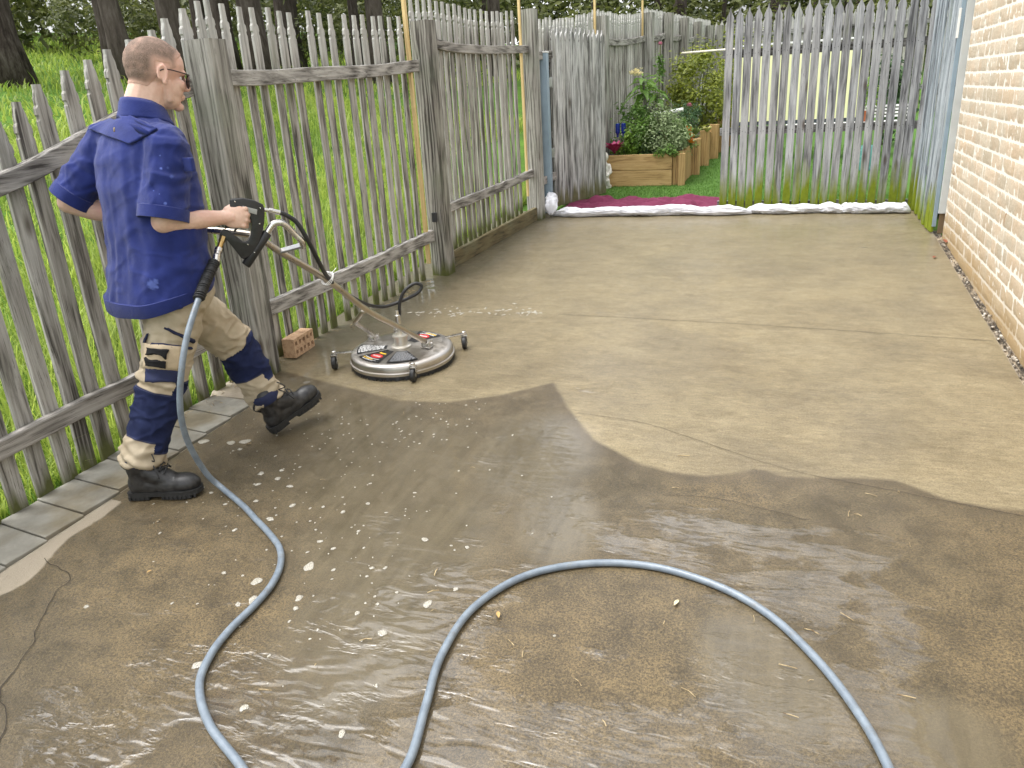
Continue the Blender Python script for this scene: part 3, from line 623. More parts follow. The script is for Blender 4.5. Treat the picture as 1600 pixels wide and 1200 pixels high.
m = Mat('turf_backing', .9, spec=.2); f = m.noise(m.pos(), 60, 4); m.set('Base Color', m.mix(f, (.045, .105, .018), (.085, .17, .03)))
b = MB(); xs = np.linspace(-2.42, 3.0, 8); b.add([(x, y, gz(y) - .001) for y in (7.72, 17.0) for x in xs], [(i, i + 1, 8 + i + 1, 8 + i) for i in range(7)])
tag(b.build('lawn', m.m, recalc=False), kind='structure')
r_ = np.random.default_rng(11); N = 34000
pts = np.stack([r_.uniform(-2.4, 1.0, N), 7.95 + 4.5 * r_.random(N) ** 1.3, np.zeros(N)], 1); pts[:, 2] = .05 * pts[:, 1]
tag(blades('turf_grass', pts, r_.uniform(.012, .03, N), np.full(N, .005), r_.uniform(.1, .7, N), leafmat('turf_blades', (.05, .13, .02), (.13, .25, .04), .3), r_), 'short bright green turf on the garden floor beyond the gate', 'grass', kind='stuff')

# raised bed
bed = thing('raised_bed', 'raised garden bed of honey coloured timber sleepers with stepped corner posts', 'raised bed', (-1.8, 9.35, gz(9.35)))
for z in (.555, .737):
    b = MB(); b.cbox((-1.83, 9.345, z), (.80, .05, .179), .006, Matrix.Rotation(.03, 3, 'Z')); b.build('sleeper', MT['sleeper_x'], bed, loc=(-1.83, 9.345, z))
for x, y, z0, z1, w in ((-1.395, 9.40, .46, .825, .075), (-1.325, 9.37, .44, .825, .085)):
    post(bed, x, y, z0, z1, w, MT['sleeper_z'], 'corner_post', yaw=.2)
prev = (-1.32, 9.45)
for x, y, t in ((-1.27, 9.62, .80), (-1.275, 10.15, .93), (-1.245, 10.9, .985), (-1.19, 11.55, 1.03), (-1.15, 12.2, 1.07), (-1.1, 12.9, 1.1)):
    if t > .85: post(bed, x, y, gz(y) - .03, t, .13, MT['sleeper_z'], 'edge_post', yaw=.1)
    b = MB(); q = Vector((prev[0] - .06, prev[1], 0)); e = Vector((x - .055, y, 0)); L = (e - q).length
    b.cbox(((q.x + e.x) / 2, (q.y + e.y) / 2, gz(y) + .17), (.05, L, .38), .005, Matrix.Rotation(-math.atan2(e.x - q.x, e.y - q.y), 3, 'Z')); b.build('edge_board', MT['sleeper_z'], bed); prev = (x, y)
b = MB(); b.add([(-2.28, 9.36, .79), (-1.38, 9.40, .78), (-1.32, 10.2, .84), (-1.2, 12.9, 1.0), (-1.95, 12.9, 1.0), (-2.3, 9.9, .8)], [(0, 1, 2, 3, 4, 5)]); b.build('soil', simple('dark_garden_soil', (.035, .025, .017), .95, bump=.8), bed, recalc=False)

def stems(name, parent, base, tips, r0, mat):
    b = MB()
    for t in tips:
        q = Vector(base) + Vector((random.gauss(0, .02), random.gauss(0, .02), 0)); mth = (q + Vector(t)) / 2 + Vector((random.gauss(0, .03), random.gauss(0, .03), .03))
        b.tube(catmull([q, mth, t], 4), [r0 * (1 - .06 * i) for i in range(9)], 6)
    return b.build(name, mat, parent, smooth=True)
def shrub(name, label, base, c, R, ncl, nl, size, mat, seed, aspect=.5, cl_r=.35, group=None, nst=5):
    t = thing(name, label, 'plant', base, group)
    rs = random.Random(seed); tips = [(c[0] + rs.uniform(-.6, .6) * R[0], c[1] + rs.uniform(-.6, .6) * R[1], c[2] + rs.uniform(-.2, .7) * R[2]) for _ in range(nst)]
    stems('stem', t, base, tips, .006 + .006 * max(R), STEM); foliage('foliage', c, R, ncl, nl, size, mat, t, seed, aspect, cl_r, base[2]); return t
shrub('olive_bush', 'large olive green leafy bush in front of the garden fence', (-1.45, 12.4, .9), (-1.42, 12.4, 1.42), (.62, .7, .72), 90, 75, .06, G_olive, 21, .5, .22, nst=9)
shrub('olive_bush', 'taller olive green bush behind the shut gate leaf, crossed by the pale pole', (-.95, 13.6, .95), (-.95, 13.6, 1.6), (.6, .6, .75), 60, 60, .06, G_olive, 22, .5, .24, nst=7)
shrub('silver_bush', 'silvery grey green leafy plant spilling over the bed corner', (-1.55, 9.62, .79), (-1.56, 9.57, 1.02), (.30, .2, .30), 56, 44, .036, G_silver, 23, .55, .3)
shrub('trailing_plant', 'small leaved green plant hanging over the front sleeper', (-1.47, 9.38, .8), (-1.50, 9.36, .835), (.13, .07, .09), 18, 28, .03, G_mid, 24, .6, .35)
shrub('herb_plant', 'bright lime green low herb at the left of the raised bed', (-2.03, 9.48, .79), (-2.03, 9.47, .86), (.14, .1, .085), 16, 30, .04, G_lime, 25, .5, .35)
shrub('garden_shrub', 'mid green bushy shrub under the frangipani', (-2.0, 9.95, .8), (-1.98, 9.9, 1.08), (.26, .22, .34), 46, 44, .05, G_mid, 26, .5, .3)
shrub('garden_shrub', 'dark green dense plant low in the middle of the bed', (-1.78, 9.7, .79), (-1.8, 9.66, .93), (.2, .16, .17), 34, 40, .045, G_dark, 27, .5, .3)
shrub('garden_shrub', 'feathery dark blue green plant under the white pipe', (-1.55, 10.5, .84), (-1.55, 10.45, 1.1), (.25, .22, .28), 40, 50, .035, G_dark, 28, .3, .3)
shrub('garden_shrub', 'leafy green plant right of the silvery bush', (-1.42, 9.75, .8), (-1.42, 9.72, .98), (.16, .16, .2), 26, 36, .05, G_mid, 29, .4, .32)
shrub('garden_shrub', 'tall loose green climber beside the white grey stake', (-1.95, 10.5, .85), (-1.93, 10.45, 1.35), (.2, .2, .35), 22, 30, .055, G_lime, 30, .4, .3)
shrub('herb_plant', 'yellow green mint like herb just behind the low lime herb', (-1.93, 9.55, .79), (-1.92, 9.54, .98), (.14, .1, .16), 24, 34, .04, G_lime, 71, .55, .35)
shrub('garden_shrub', 'bright green leafy stems between the bottles and the silvery bush', (-1.82, 9.55, .79), (-1.80, 9.53, 1.06), (.13, .1, .24), 28, 34, .045, G_mid, 72, .45, .3)
shrub('garden_shrub', 'grey green leafy mound above the silvery bush under the white pipe', (-1.62, 9.9, .8), (-1.62, 9.88, 1.18), (.2, .14, .16), 30, 36, .04, G_silver, 73, .5, .3)
# frangipani
fr = thing('frangipani', 'frangipani with long glossy leaves and a cream flower head above the bed', 'plant', (-1.86, 9.95, .8))
top = Vector((-1.88, 9.9, 1.66)); b = MB(); b.tube(catmull([(-1.86, 9.95, .8), (-1.84, 9.93, 1.2), top], 6), [.022 - .0006 * i for i in range(13)], 8); b.tube(catmull([(-1.84, 9.93, 1.2), (-1.72, 9.92, 1.4), (-1.70, 9.9, 1.5)], 5), .013, 8); b.build('trunk', simple('grey_green_bark', (.16, .16, .12), .8), fr, smooth=True)
def longleaf(b, base, d, L, w, droop):
    d = Vector(d).normalized(); s = d.cross(Vector((0, 0, 1))).normalized(); rings = []
    for i in range(7):
        t = i / 6; q = Vector(base) + d * L * t + Vector((0, 0, -droop * L * t * t)); ww = w * math.sin(math.pi * min(.97, .08 + t * .9)) ** .8 / 2
        rings.append([q - s * ww + Vector((0, 0, ww * .35)), q, q + s * ww + Vector((0, 0, ww * .35))])
    b.rings(rings, closed=False, cap=False)
def tintset(o, lo=0, hi=1):
    me = o.data; a = me.attributes.new('tint', 'FLOAT', 'POINT'); a.data.foreach_set('value', np.array([lo + (hi - lo) * (.5 + .5 * mnoise.noise(v.co * 9)) for v in me.vertices], dtype=np.float32)); return o
b = MB()
for k in range(15):
    a = k * 2.4; longleaf(b, top + Vector((0, 0, -.012 * k)), (math.cos(a), math.sin(a), .5 - .05 * k), random.uniform(.2, .3), .07, .55)
for k in range(8):
    a = k * 2.4 + 1; longleaf(b, Vector((-1.70, 9.9, 1.49 - .01 * k)), (math.cos(a), math.sin(a), .35 - .05 * k), random.uniform(.16, .22), .055, .6)
tintset(b.build('leaves', G_mid, fr, smooth=True, recalc=False))
def flower(b, c, R, n=5, cup=.3, w=.8, M=None):
    for k in range(n):
        a = 2 * math.pi * k / n; d = Vector((math.cos(a), math.sin(a), 0)); s = Vector((-d.y, d.x, 0)); c0 = Vector(c)
        P = [c0, c0 + d * R * .5 + s * R * w * .35 + Vector((0, 0, R * cup)), c0 + d * R + Vector((0, 0, R * cup * 1.2)), c0 + d * R * .5 - s * R * w * .35 + Vector((0, 0, R * cup))]
        if M is not None: P = [c0 + M @ (q - c0) for q in P]
        b.add(P, [(0, 1, 2, 3)])
CREAM = simple('cream_petals', (.82, .74, .48), .6, var=.06); PINK = simple('pink_petals', (.62, .18, .3), .6); ORG = simple('orange_petals', (.85, .22, .015), .6); CRIM = simple('crimson_bracts', (.40, .03, .13), .5, var=.3)
b = MB()
for k in range(16): flower(b, top + Vector((random.gauss(-.05, .045), random.gauss(-.06, .04), .075 + random.gauss(0, .02))), .035, 5, .35, .9, Euler((random.uniform(-.9, .2), random.uniform(-.6, .6), 0)).to_matrix())
b.build('flower_head', CREAM, fr, recalc=False)
# tall cane with a pink flower
ca = thing('flower_cane', 'tall thin green cane with one pale pink flower against the fence', 'plant', (-1.82, 10.6, .83)); b = MB(); b.tube(catmull([(-1.82, 10.6, .83), (-1.80, 10.58, 1.5), (-1.785, 10.55, 2.05)], 6), .006, 6); b.build('stem', STEM, ca)
foliage('leaves', (-1.79, 10.56, 1.83), (.045, .045, .16), 10, 16, .06, G_mid, ca, 41, .35, .5)
b = MB(); flower(b, (-1.785, 10.53, 2.06), .035, 6, .4, .9, Euler((-.8, 0, 0)).to_matrix()); b.build('flower', PINK, ca, recalc=False)
for x, y, z, h, lb in ((-1.70, 10.1, .82, .62, 'thin grey garden stake in the silvery bush'), (-1.93, 10.15, .82, .75, 'pale stake tied to the frangipani'), (-1.60, 10.2, .82, .58, 'short grey stake right of the frangipani')):
    b = MB(); b.tube([(x, y, z - .02), (x + .02, y - .01, z + h)], .006, 6); o = b.build('garden_stake', WST, loc=(x, y, z)); tag(o, lb, 'stake', 'stakes in the raised bed')
# bromeliad, bottles, marigolds, succulents, rose
def rosette(name, label, base, n, L, w, mat, droop=.5, lift=.9):
    b = MB()
    for k in range(n):
        a = k * 2.4; longleaf(b, Vector(base) + Vector((0, 0, .02)), (math.cos(a), math.sin(a), lift * (1 - .6 * k / n) + .15), L * random.uniform(.8, 1.1), w, droop)
    o = b.build(name, mat, smooth=True, recalc=False, loc=base); tintset(o); return tag(o, label, 'plant')
rosette('bromeliad', 'crimson leaved bromeliad beside the open gate leaf', (-2.12, 9.40, .82), 34, .24, .05, CRIM, .35, 2.2)
for k, (x, lb) in enumerate(((-2.115, 'left of two cobalt blue glass bottles upturned on sticks'), (-2.045, 'right of two cobalt blue glass bottles upturned on sticks'))):
    t = thing('blue_bottle', lb, 'bottle', (x, 9.55, .79), 'blue bottles in the raised bed'); Mx = Matrix.Translation((x, 9.55, 1.02))
    b = MB(); b.lathe([(.0, 0), (.011, 0), (.011, .03), (.026, .05), (.028, .06), (.028, .15), (.02, .156), (0, .156)], 16, Mx, cap=False); m = Mat('cobalt_glass', .08, (.01, .03, .28)); m.set('Transmission Weight', .25); b.build('glass', m.m, t, smooth=40)
    b = MB(); b.tube([(x, 9.55, .78), (x, 9.55, 1.06)], .006, 6); b.build('stick', WST, t)
mg = thing('marigold', 'orange marigolds at the stepped edge of the bed', 'plant', (-1.33, 10.02, .83)); foliage('leaves', (-1.33, 10.0, .9), (.08, .1, .08), 14, 20, .035, G_mid, mg, 51, .5, .4)
for q in ((-1.335, 9.93, 1.0), (-1.34, 9.95, .945), (-1.31, 9.97, .97), (-1.30, 9.9, .91), (-1.345, 10.0, 1.05)):
    b = MB()
    for ring in range(3): flower(b, Vector(q) + Vector((0, 0, .006 * ring)), .056 - .013 * ring, 9, .25 + .2 * ring, .9, Euler((-.7, .1, 0)).to_matrix())
    b.build('flower', ORG, mg, recalc=False)
rosette('succulent', 'pale yellow green succulent rosette at the end of the bed edge', (-1.2, 10.75, .95), 26, .1, .045, leafmat('succulent_yellow', (.35, .36, .12), (.6, .55, .25), .1), .1, 1.5)
rosette('succulent', 'grey blue succulent rosette leaning over the stepped edge', (-1.31, 10.35, .90), 24, .11, .035, G_silver, .3, 1.1)
rosette('succulent', 'tall striped succulent behind the orange marigolds', (-1.33, 10.6, .92), 20, .16, .04, leafmat('succulent_green', (.16, .22, .06), (.36, .38, .14), .1), .2, 2.)
rs = thing('rose_bush', 'rose with one dusty red flower below the olive bush', 'plant', (-1.5, 10.9, .88)); foliage('leaves', (-1.47, 10.9, 1.15), (.16, .14, .2), 18, 26, .045, G_dark, rs, 55, .55, .35); stems('stem', rs, (-1.5, 10.9, .88), [(-1.44, 10.8, 1.3), (-1.5, 10.9, 1.2)], .008, STEM)
b = MB()
for ring in range(3): flower(b, (-1.44, 10.78, 1.30 + .008 * ring), .045 - .01 * ring, 7, .3 + .25 * ring, .9, Euler((-.6, 0, 0)).to_matrix())
b.build('flower', PINK, rs, recalc=False)
pp = thing('white_pipe', 'white plastic pipe lying across the plants in the bed', 'pipe', (-1.6, 10.35, 1.27)); b = MB(); b.tube([(-1.82, 10.35, 1.225), (-1.46, 10.4, 1.275)], .026, 14); b.build('tube', MT['white'], pp, smooth=40); b = MB(); b.tube([(-1.75, 10.36, .8), (-1.75, 10.36, 1.21)], .012, 8); b.tube([(-1.52, 10.39, .8), (-1.52, 10.39, 1.24)], .012, 8); b.build('support', WST, pp)

def remesh(b, voxel, smooth, name='tmp'):
    me = bpy.data.meshes.new(name); me.from_pydata(b.v, [], b.f)
    bm = bmesh.new(); bm.from_mesh(me); bmesh.ops.recalc_face_normals(bm, faces=bm.faces); bm.to_mesh(me); bm.free()
    o = bpy.data.objects.new(name, me); COL.objects.link(o)
    md = o.modifiers.new('r', 'REMESH'); md.mode = 'VOXEL'; md.voxel_size = voxel
    if smooth: sm = o.modifiers.new('s', 'SMOOTH'); sm.iterations = smooth; sm.factor = .5
    dg = bpy.context.evaluated_depsgraph_get(); dg.update(); out = bpy.data.meshes.new_from_object(o.evaluated_get(dg))
    bpy.data.objects.remove(o); bpy.data.meshes.remove(me)
    out.polygons.foreach_set('use_smooth', [True] * len(out.polygons)); out.materials.clear(); return out
def cap(b, p0, p1, r0, r1, n=14):
    """rounded tapered limb"""
    p0, p1 = Vector(p0), Vector(p1); t = (p1 - p0).normalized(); u = t.orthogonal().normalized(); w = t.cross(u); rings = []
    for th in np.linspace(-85, 0, 5): rings.append([p0 + t * (r0 * math.sin(R_(th))) + (u * math.cos(a) + w * math.sin(a)) * r0 * math.cos(R_(th)) for a in [2 * math.pi * k / n for k in range(n)]])
    for th in np.linspace(0, 85, 5): rings.append([p1 + t * (r1 * math.sin(R_(th))) + (u * math.cos(a) + w * math.sin(a)) * r1 * math.cos(R_(th)) for a in [2 * math.pi * k / n for k in range(n)]])
    b.rings(rings)
# white cherub statue half hidden by the open leaf
def statue():
    x, y, z = -2.205, 9.22, gz(9.22); b = MB()
    b.lathe([(.001, 0), (.085, 0), (.085, .03), (.07, .045), (.001, .045)], 16, Matrix.Translation((x, y, z)), cap=False)
    cap(b, (x + .02, y, z + .10), (x + .05, y - .06, z + .09), .04, .03); cap(b, (x + .05, y - .06, z + .09), (x + .06, y - .05, z + .04), .028, .022); cap(b, (x - .02, y - .02, z + .10), (x + .0, y - .08, z + .08), .04, .03)
    cap(b, (x, y, z + .13), (x, y, z + .25), .06, .055); b.ell((x, y - .005, z + .36), (.052, .056, .06)); cap(b, (x, y, z + .27), (x, y, z + .33), .03, .028)
    cap(b, (x + .055, y, z + .26), (x + .08, y - .02, z + .19), .024, .02); cap(b, (x + .08, y - .02, z + .19), (x + .05, y - .07, z + .15), .02, .016); cap(b, (x - .05, y, z + .26), (x - .05, y - .07, z + .2), .024, .018)
    me = remesh(b, .006, 3, 'garden_statue'); m = Mat('white_cast_stone', .8); f = m.noise(m.pos(), 30, 4); m.set('Base Color', m.mix(m.rng(f, .35, .65), (.5, .47, .4), (.78, .76, .7))); me.materials.append(m.m)
    o = link('garden_statue', me, loc=(x, y, z)); tag(o, 'small white cherub statue by the raised bed, half behind the open gate leaf', 'statue')
statue()
# cream blind and striped slat bench seen through the gate
bl = thing('cream_blind', 'pale yellow outdoor blind hung in a dark slatted frame behind the shut gate leaf', 'blind', (-.1, 11.0, gz(11)))
m = Mat('cream_fabric', .8, (.80, .79, .46), .2); m.set('Normal', m.bump(m.noise(m.mapp(m.obj(), (40, 1, 1)), 2, 2), .3, .01)); b = MB()
rings = [[Vector((x, 11.0 + .006 * math.sin(x * 23), z)) for z in np.linspace(1.07, 1.85, 6)] for x in np.linspace(-.83, .60, 36)]; b.rings(rings, closed=False, cap=False); rings = [[q + Vector((0, .006, 0)) for q in r] for r in rings]; b.rings(rings, closed=False, cap=False); b.build('fabric', m.m, bl, smooth=True, recalc=False)
b = MB()
for z in (1.885, 1.045): b.cbox((-.12, 11.02, z), (1.52, .03, .045), .003)
for x in (-.87, .64): b.cbox((x, 11.02, 1.26), (.04, .035, 1.42), .003)
b.build('frame', simple('dark_blue_frame', (.05, .06, .075), .5), bl)
b = MB()
for z in (1.935, 1.985): b.cbox((-.12, 11.02, z), (1.56, .02, .022), .003)
b.build('slat', MT['white'], bl)
b = MB(); b.tube([(-1.72, 12.0, 1.99), (-.87, 11.02, 1.96)], .014, 8); b.build('pole', simple('pale_pole', (.72, .68, .55), .5), bl, smooth=40)
bn = thing('slat_bench', 'white slatted garden bench behind the right end of the gate', 'bench', (.7, 11.6, gz(11.6)))
b = MB()
for k in range(4): b.cbox((.5, 11.6, 1.17 - .042 * k), (1.5, .05, .024), .003)
for k in range(4): b.cbox((.5, 11.22 + .09 * k, .985), (1.5, .07, .022), .003)
b.build('slat', MT['white'], bn)
for x in (-.2, 1.2):
    b = MB(); b.cbox((x, 11.62, .88), (.045, .04, .62), .003); b.cbox((x, 11.2, .77), (.045, .04, .4), .003); b.cbox((x, 11.4, .955), (.04, .42, .03), .003); b.build('leg', MT['dark'], bn)
tp = thing('terracotta_pot', 'small terracotta pot standing on the white slatted bench', 'pot', (.72, 11.4, .997)); b = MB(); b.lathe([(.001, .0), (.045, 0), (.062, .1), (.07, .1), (.07, .13), (.058, .13), (.05, .06), (.001, .06)], 20, Matrix.Translation((.72, 11.4, .997)), cap=False); b.build('pot', simple('terracotta', (.4, .12, .05), .85), tp, smooth=40); foliage('leaves', (.72, 11.4, 1.32), (.1, .1, .2), 14, 22, .06, G_lime, tp, 61, .4, .4)
b = MB(); b.lathe([(.001, 0), (.075, 0), (.085, .2), (.07, .28), (.05, .28), (.06, .2), (.001, .05)], 20, Matrix.Translation((.70, 10.2, gz(10.2))), cap=False); tag(b.build('teal_pot', simple('teal_glaze', (.12, .32, .3), .25), smooth=40, loc=(.70, 10.2, gz(10.2))), 'teal glazed pot on the turf behind the gate', 'pot')
shrub('garden_shrub', 'dark leafy shrub behind the right end of the gate', (1.05, 12.4, .62), (1.05, 12.4, 1.25), (.35, .3, .6), 40, 44, .07, G_dark, 63, .5, .3)

# ================================================================== PADDOCK: grass, trees, scrub
r_ = np.random.default_rng(5)
def gpts(N, x0, x1, y0, y1, pw=1.0):
    u = r_.random(N) ** pw; x = x1 + (x0 - x1) * u; y = r_.uniform(y0, y1, N); return np.stack([x, y, terr(x, y) - .065], 1)
GR = leafmat('paddock_grass', (.11, .19, .024), (.38, .46, .09), .5, .5)
P = np.concatenate([gpts(46000, -5.6, -2.98, .6, 9.5, 1.3), gpts(40000, -11, -5, 1, 16), gpts(34000, -30, -9, 2, 32)])
h = np.concatenate([r_.gamma(5, .028, 46000), r_.gamma(5, .028, 40000), r_.gamma(5, .034, 34000)]); w = np.concatenate([r_.uniform(.005, .010, 46000), r_.uniform(.010, .018, 40000), r_.uniform(.025, .05, 34000)])
patch = np.array([mnoise.noise(Vector((a * .9, c * .9, 0))) for a, c, _ in P]); h *= 1 + .6 * patch
go = blades('paddock_grass', P, np.clip(h, .03, .45), w, r_.uniform(.15, 1.1, len(P)), GR, r_)
gt = np.clip(.5 + .55 * np.array([mnoise.noise(Vector((a * .45, c * .45, 3))) + .5 * mnoise.noise(Vector((a * 2, c * 2, 8))) for a, c, _ in P]) + r_.normal(0, .2, len(P)), 0, 1); gt[r_.random(len(P)) < .05] = 2.2
go.data.attributes['tint'].data.foreach_set('value', np.repeat(gt, 5).astype(np.float32))
tag(go, 'lush bright green grass of the paddock beyond the picket fence', 'grass', kind='stuff')

def ray_at(px, py, dist):
    """point at a given horizontal distance along a sight line read off the plan"""
    v = [sum(_R[i][j] * q for j, q in enumerate((px - 800, py - 600, 1200))) for i in range(3)]; k = dist / math.hypot(v[0], v[1]); return v[0] * k, v[1] * k
def gum(px, dist, r0, H, lean, label, seed, name='gum_tree', py=120, crown=True, low=0):
    rd = random.Random(seed); x, y = ray_at(px, py, dist); z = float(terr(x, y)) - .15
    t = thing(name, label, 'tree', (x, y, z), 'gum trees beyond the paddock'); b = MB(); P = []; 
    for i in range(15):
        q = i / 14; P.append(Vector((x + lean[0] * q * H + .25 * mnoise.noise(Vector((seed, q * 2, 0))) * q, y + lean[1] * q * H + .25 * mnoise.noise(Vector((seed, 5, q * 2))) * q, z + q * H)))
    n = 14; rings = []
    for i, q in enumerate(P):
        rr_ = r0 * (1 - .75 * i / 14) * (1.45 if i == 0 else 1); rings.append([q + Vector((math.cos(a), math.sin(a), 0)) * rr_ * (1 + .22 * mnoise.noise(Vector((math.cos(a) * 2.2, math.sin(a) * 2.2, q.z * .5 + seed)))) for a in [2 * math.pi * k / n for k in range(n)]])
    b.rings(rings)
    tips = []
    for k in range(9):
        i = rd.randint(4, 13); s = P[i]; a = rd.random() * 6.28; L = rd.uniform(.18, .4) * H * (1 - .4 * i / 14); e = s + Vector((math.cos(a) * L * .7, math.sin(a) * L * .7, L * rd.uniform(.05, .6))); mm = (s + e) / 2 + Vector((0, 0, .1 * L)); b.tube(catmull([s, mm, e], 4), [r0 * .3 * (1 - .75 * i / 14) * (1 - .1 * j) for j in range(9)], 7); tips += [e, mm, (e + mm) / 2]
    b.build('trunk', BARK, t, smooth=True)
    r = np.random.default_rng(seed); A = []; Nn = []; S = []; T = []
    for e in tips + P[9:]:
        a, nn, s, tt = clumps(e, (H * .11, H * .11, H * .09), 5, 34, .26, r, .5); A.append(a); Nn.append(nn * np.array([1, 1, .2])); S.append(s); T.append(tt)
    v, f, tt = leaf_cloud(np.concatenate(A), np.concatenate(Nn), np.concatenate(S), np.concatenate(T), .28, rngl=r); link('crown', arrmesh('crown', v, f, G_gum, dict(tint=tt)), t); return t
gum(22, 21, .36, 15, (-.06, .0), 'thick brown gum trunk leaning left at the far left edge of the paddock', 101, py=130)
gum(196, 22, .24, 16, (-.05, -.03), 'dark gum trunk rising behind the second visible picket top left of the person', 102, py=100)
gum(178, 23.5, .2, 15, (-.02, .0), 'slimmer dark gum trunk just left of its twin, left of the person', 103, py=100)
gum(272, 24, .33, 16, (-.02, .02), 'broad dark gum trunk directly above the person\'s head', 104, py=60)
gum(310, 26, .22, 15, (.03, 0), 'dark gum trunk above the square post behind the person', 105, py=40)
gum(350, 25, .3, 16, (.01, 0), 'gum trunk behind the first pickets right of the square post', 106, py=60)
gum(400, 24, .34, 17, (-.03, 0), 'forked gum trunk left of centre behind the long picket panel', 107, py=60)
gum(450, 27, .36, 16, (.02, 0), 'wide grey brown gum trunk over the middle of the long picket panel', 108, py=60)
gum(556, 25, .16, 15, (0, 0), 'slender gum trunk left of the yellow batten', 109, py=60)
gum(590, 24, .26, 16, (-.02, 0), 'dark rough gum trunk nearest the yellow batten', 110, py=60)
gum(775, 27, .22, 15, (-.03, 0), 'gum trunk leaning left above the right picket panel', 111, py=30)
gum(1062, 34, .3, 16, (0, 0), 'gum trunk above the far garden fence corner', 112, py=60)
gum(1215, 36, .42, 17, (0, 0), 'pale pinkish gum trunk above the shut gate leaf', 113, py=60)
gum(1270, 38, .3, 17, (.02, 0), 'grey gum trunk right of the pinkish one above the gate', 114, py=60)
for k in range(16):   # deeper trees one can still tell apart
    pass
def scrub():
    r = np.random.default_rng(77); A = []; Nn = []; S = []; T = []
    def add(px, dist, z0, z1, rad, ncl, nl, size):
        x, y = ray_at(px, 100, dist); z = float(terr(x, y)); c = (x, y, z + (z0 + z1) / 2); a, nn, s, t = clumps(c, (rad, rad, (z1 - z0) / 2), ncl, nl, size, r, .3, .2); A.append(a); Nn.append(nn); S.append(s); T.append(t)
    for px in range(-120, 1500, 55):
        add(px + r.uniform(-20, 20), r.uniform(31, 35), -.3, r.uniform(2.2, 3.6), 2.2, 16, 42, .3)
        add(px + r.uniform(-25, 25), r.uniform(38, 44), -.5, r.uniform(5, 7.5), 3.0, 24 if px > 420 else 11, 42, .42)
        if px > 420 or r.random() < .35: add(px + r.uniform(-25, 25), r.uniform(46, 54), 2, r.uniform(10, 14), 3.8, 24, 42, .6)
    for px, d, top in ((150, 28, 2.6), (255, 29, 2.4), (330, 28, 2.2), (680, 27, 2.8), (720, 28, 3.2), (500, 27, 2.6), (640, 29, 3)):
        add(px, d, -.2, top, 1.25, 20, 60, .16)
    v, f, tt = leaf_cloud(np.concatenate(A), np.concatenate(Nn), np.concatenate(S), np.concatenate(T), .42, rngl=r)
    o = link('woodland_scrub', arrmesh('woodland_scrub', v, f, G_scrub, dict(tint=tt))); tag(o, 'dense olive scrub and distant bush closing the view behind the gum trees', 'scrub', kind='stuff')
    b = MB(); 
    for k in range(70):
        x, y = ray_at(r.uniform(-150, 1500), 100, r.uniform(32, 50)); z = float(terr(x, y)); ln = r.normal(0, .06, 2); H = r.uniform(6, 12); b.tube([(x, y, z - .2), (x + ln[0] * H * .5 + r.normal(0, .15), y, z + H * .5), (x + ln[0] * H, y + ln[1] * H, z + H)], [r.uniform(.05, .16), .07, .03], 6)
    tag(b.build('woodland_trunks', BARK, smooth=True), 'many thin far trunks in the dense bush', 'scrub', kind='stuff')
scrub()
# ================================================================== SURFACE CLEANER
CX, CY = -2.04, 3.633; CZ = gz(CY)
TC = Matrix.Translation((CX, CY, CZ)) @ Matrix.Rotation(math.atan(.05), 4, 'X')
sc = thing('surface_cleaner', 'round stainless steel surface cleaner on casters with a bent tube handle and black trigger gun', 'surface cleaner', (CX, CY, CZ))
disc_m = Mat('polished_disc_steel', .22, (.66, .64, .61), metal=1); q_ = disc_m.obj(); f = disc_m.noise(q_, 26, 5); disc_m.set('Roughness', disc_m.rng(f, .3, .7, .28, .46)); disc_m.set('Base Color', disc_m.mix(disc_m.rng(disc_m.noise(q_, 5, 4), .35, .7), (.52, .50, .475), (.40, .365, .32)))
disc_m.set('Anisotropic', .5)
b = MB(); b.lathe([(.02, .089), (.07, .092), (.2, .091), (.252, .089), (.270, .086), (.281, .080), (.286, .072), (.286, .046), (.2925, .044), (.294, .040), (.2925, .036), (.288, .034), (.288, .024)], 96, TC, cap=False); b.build('deck', disc_m.m, sc, smooth=35)
b = MB(); rings = []
for r, z in ((.282, .03), (.2835, .016), (.282, .002), (.26, .004)):
    rings.append([TC @ Vector(((r + .003 * random.random()) * math.cos(a), (r + .003 * random.random()) * math.sin(a), z + (.006 * random.random() if z < .01 else 0))) for a in [2 * math.pi * k / 180 for k in range(180)]])
b.rings(rings, cap=False)
for k in range(700):
    a = random.random() * 6.283; r = .284 + random.random() * .004; w = .0016; s = Vector((-math.sin(a), math.cos(a), 0)) * w; c0 = Vector((math.cos(a), math.sin(a), 0)) * r; e0 = c0 * (1 + random.uniform(-.004, .03)) + Vector((0, 0, .001 + .006 * random.random()))
    b.add([TC @ (c0 - s + Vector((0, 0, .024))), TC @ (c0 + s + Vector((0, 0, .024))), TC @ (e0 + s), TC @ (e0 - s)], [(0, 1, 2, 3)])
b.build('brush_skirt', MT['rubber'], sc, recalc=False)
b = MB(); b.lathe([(.001, .092), (.056, .092), (.056, .100), (.050, .103), (.037, .105), (.036, .150), (.043, .152), (.043, .161), (.030, .163), (.012, .164), (.012, .20), (.009, .20), (.009, .30), (.001, .30)], 32, TC, cap=False); b.build('swivel_hub', simple('cast_hub_metal', (.68, .65, .58), .35, .85, .08, 30), sc, smooth=35)
b = MB(); b.lathe([(.001, .222), (.0145, .222), (.0145, .275), (.011, .278), (.001, .278)], 12, TC, cap=False); b.build('hose_fitting', MT['steel'], sc, smooth=35)
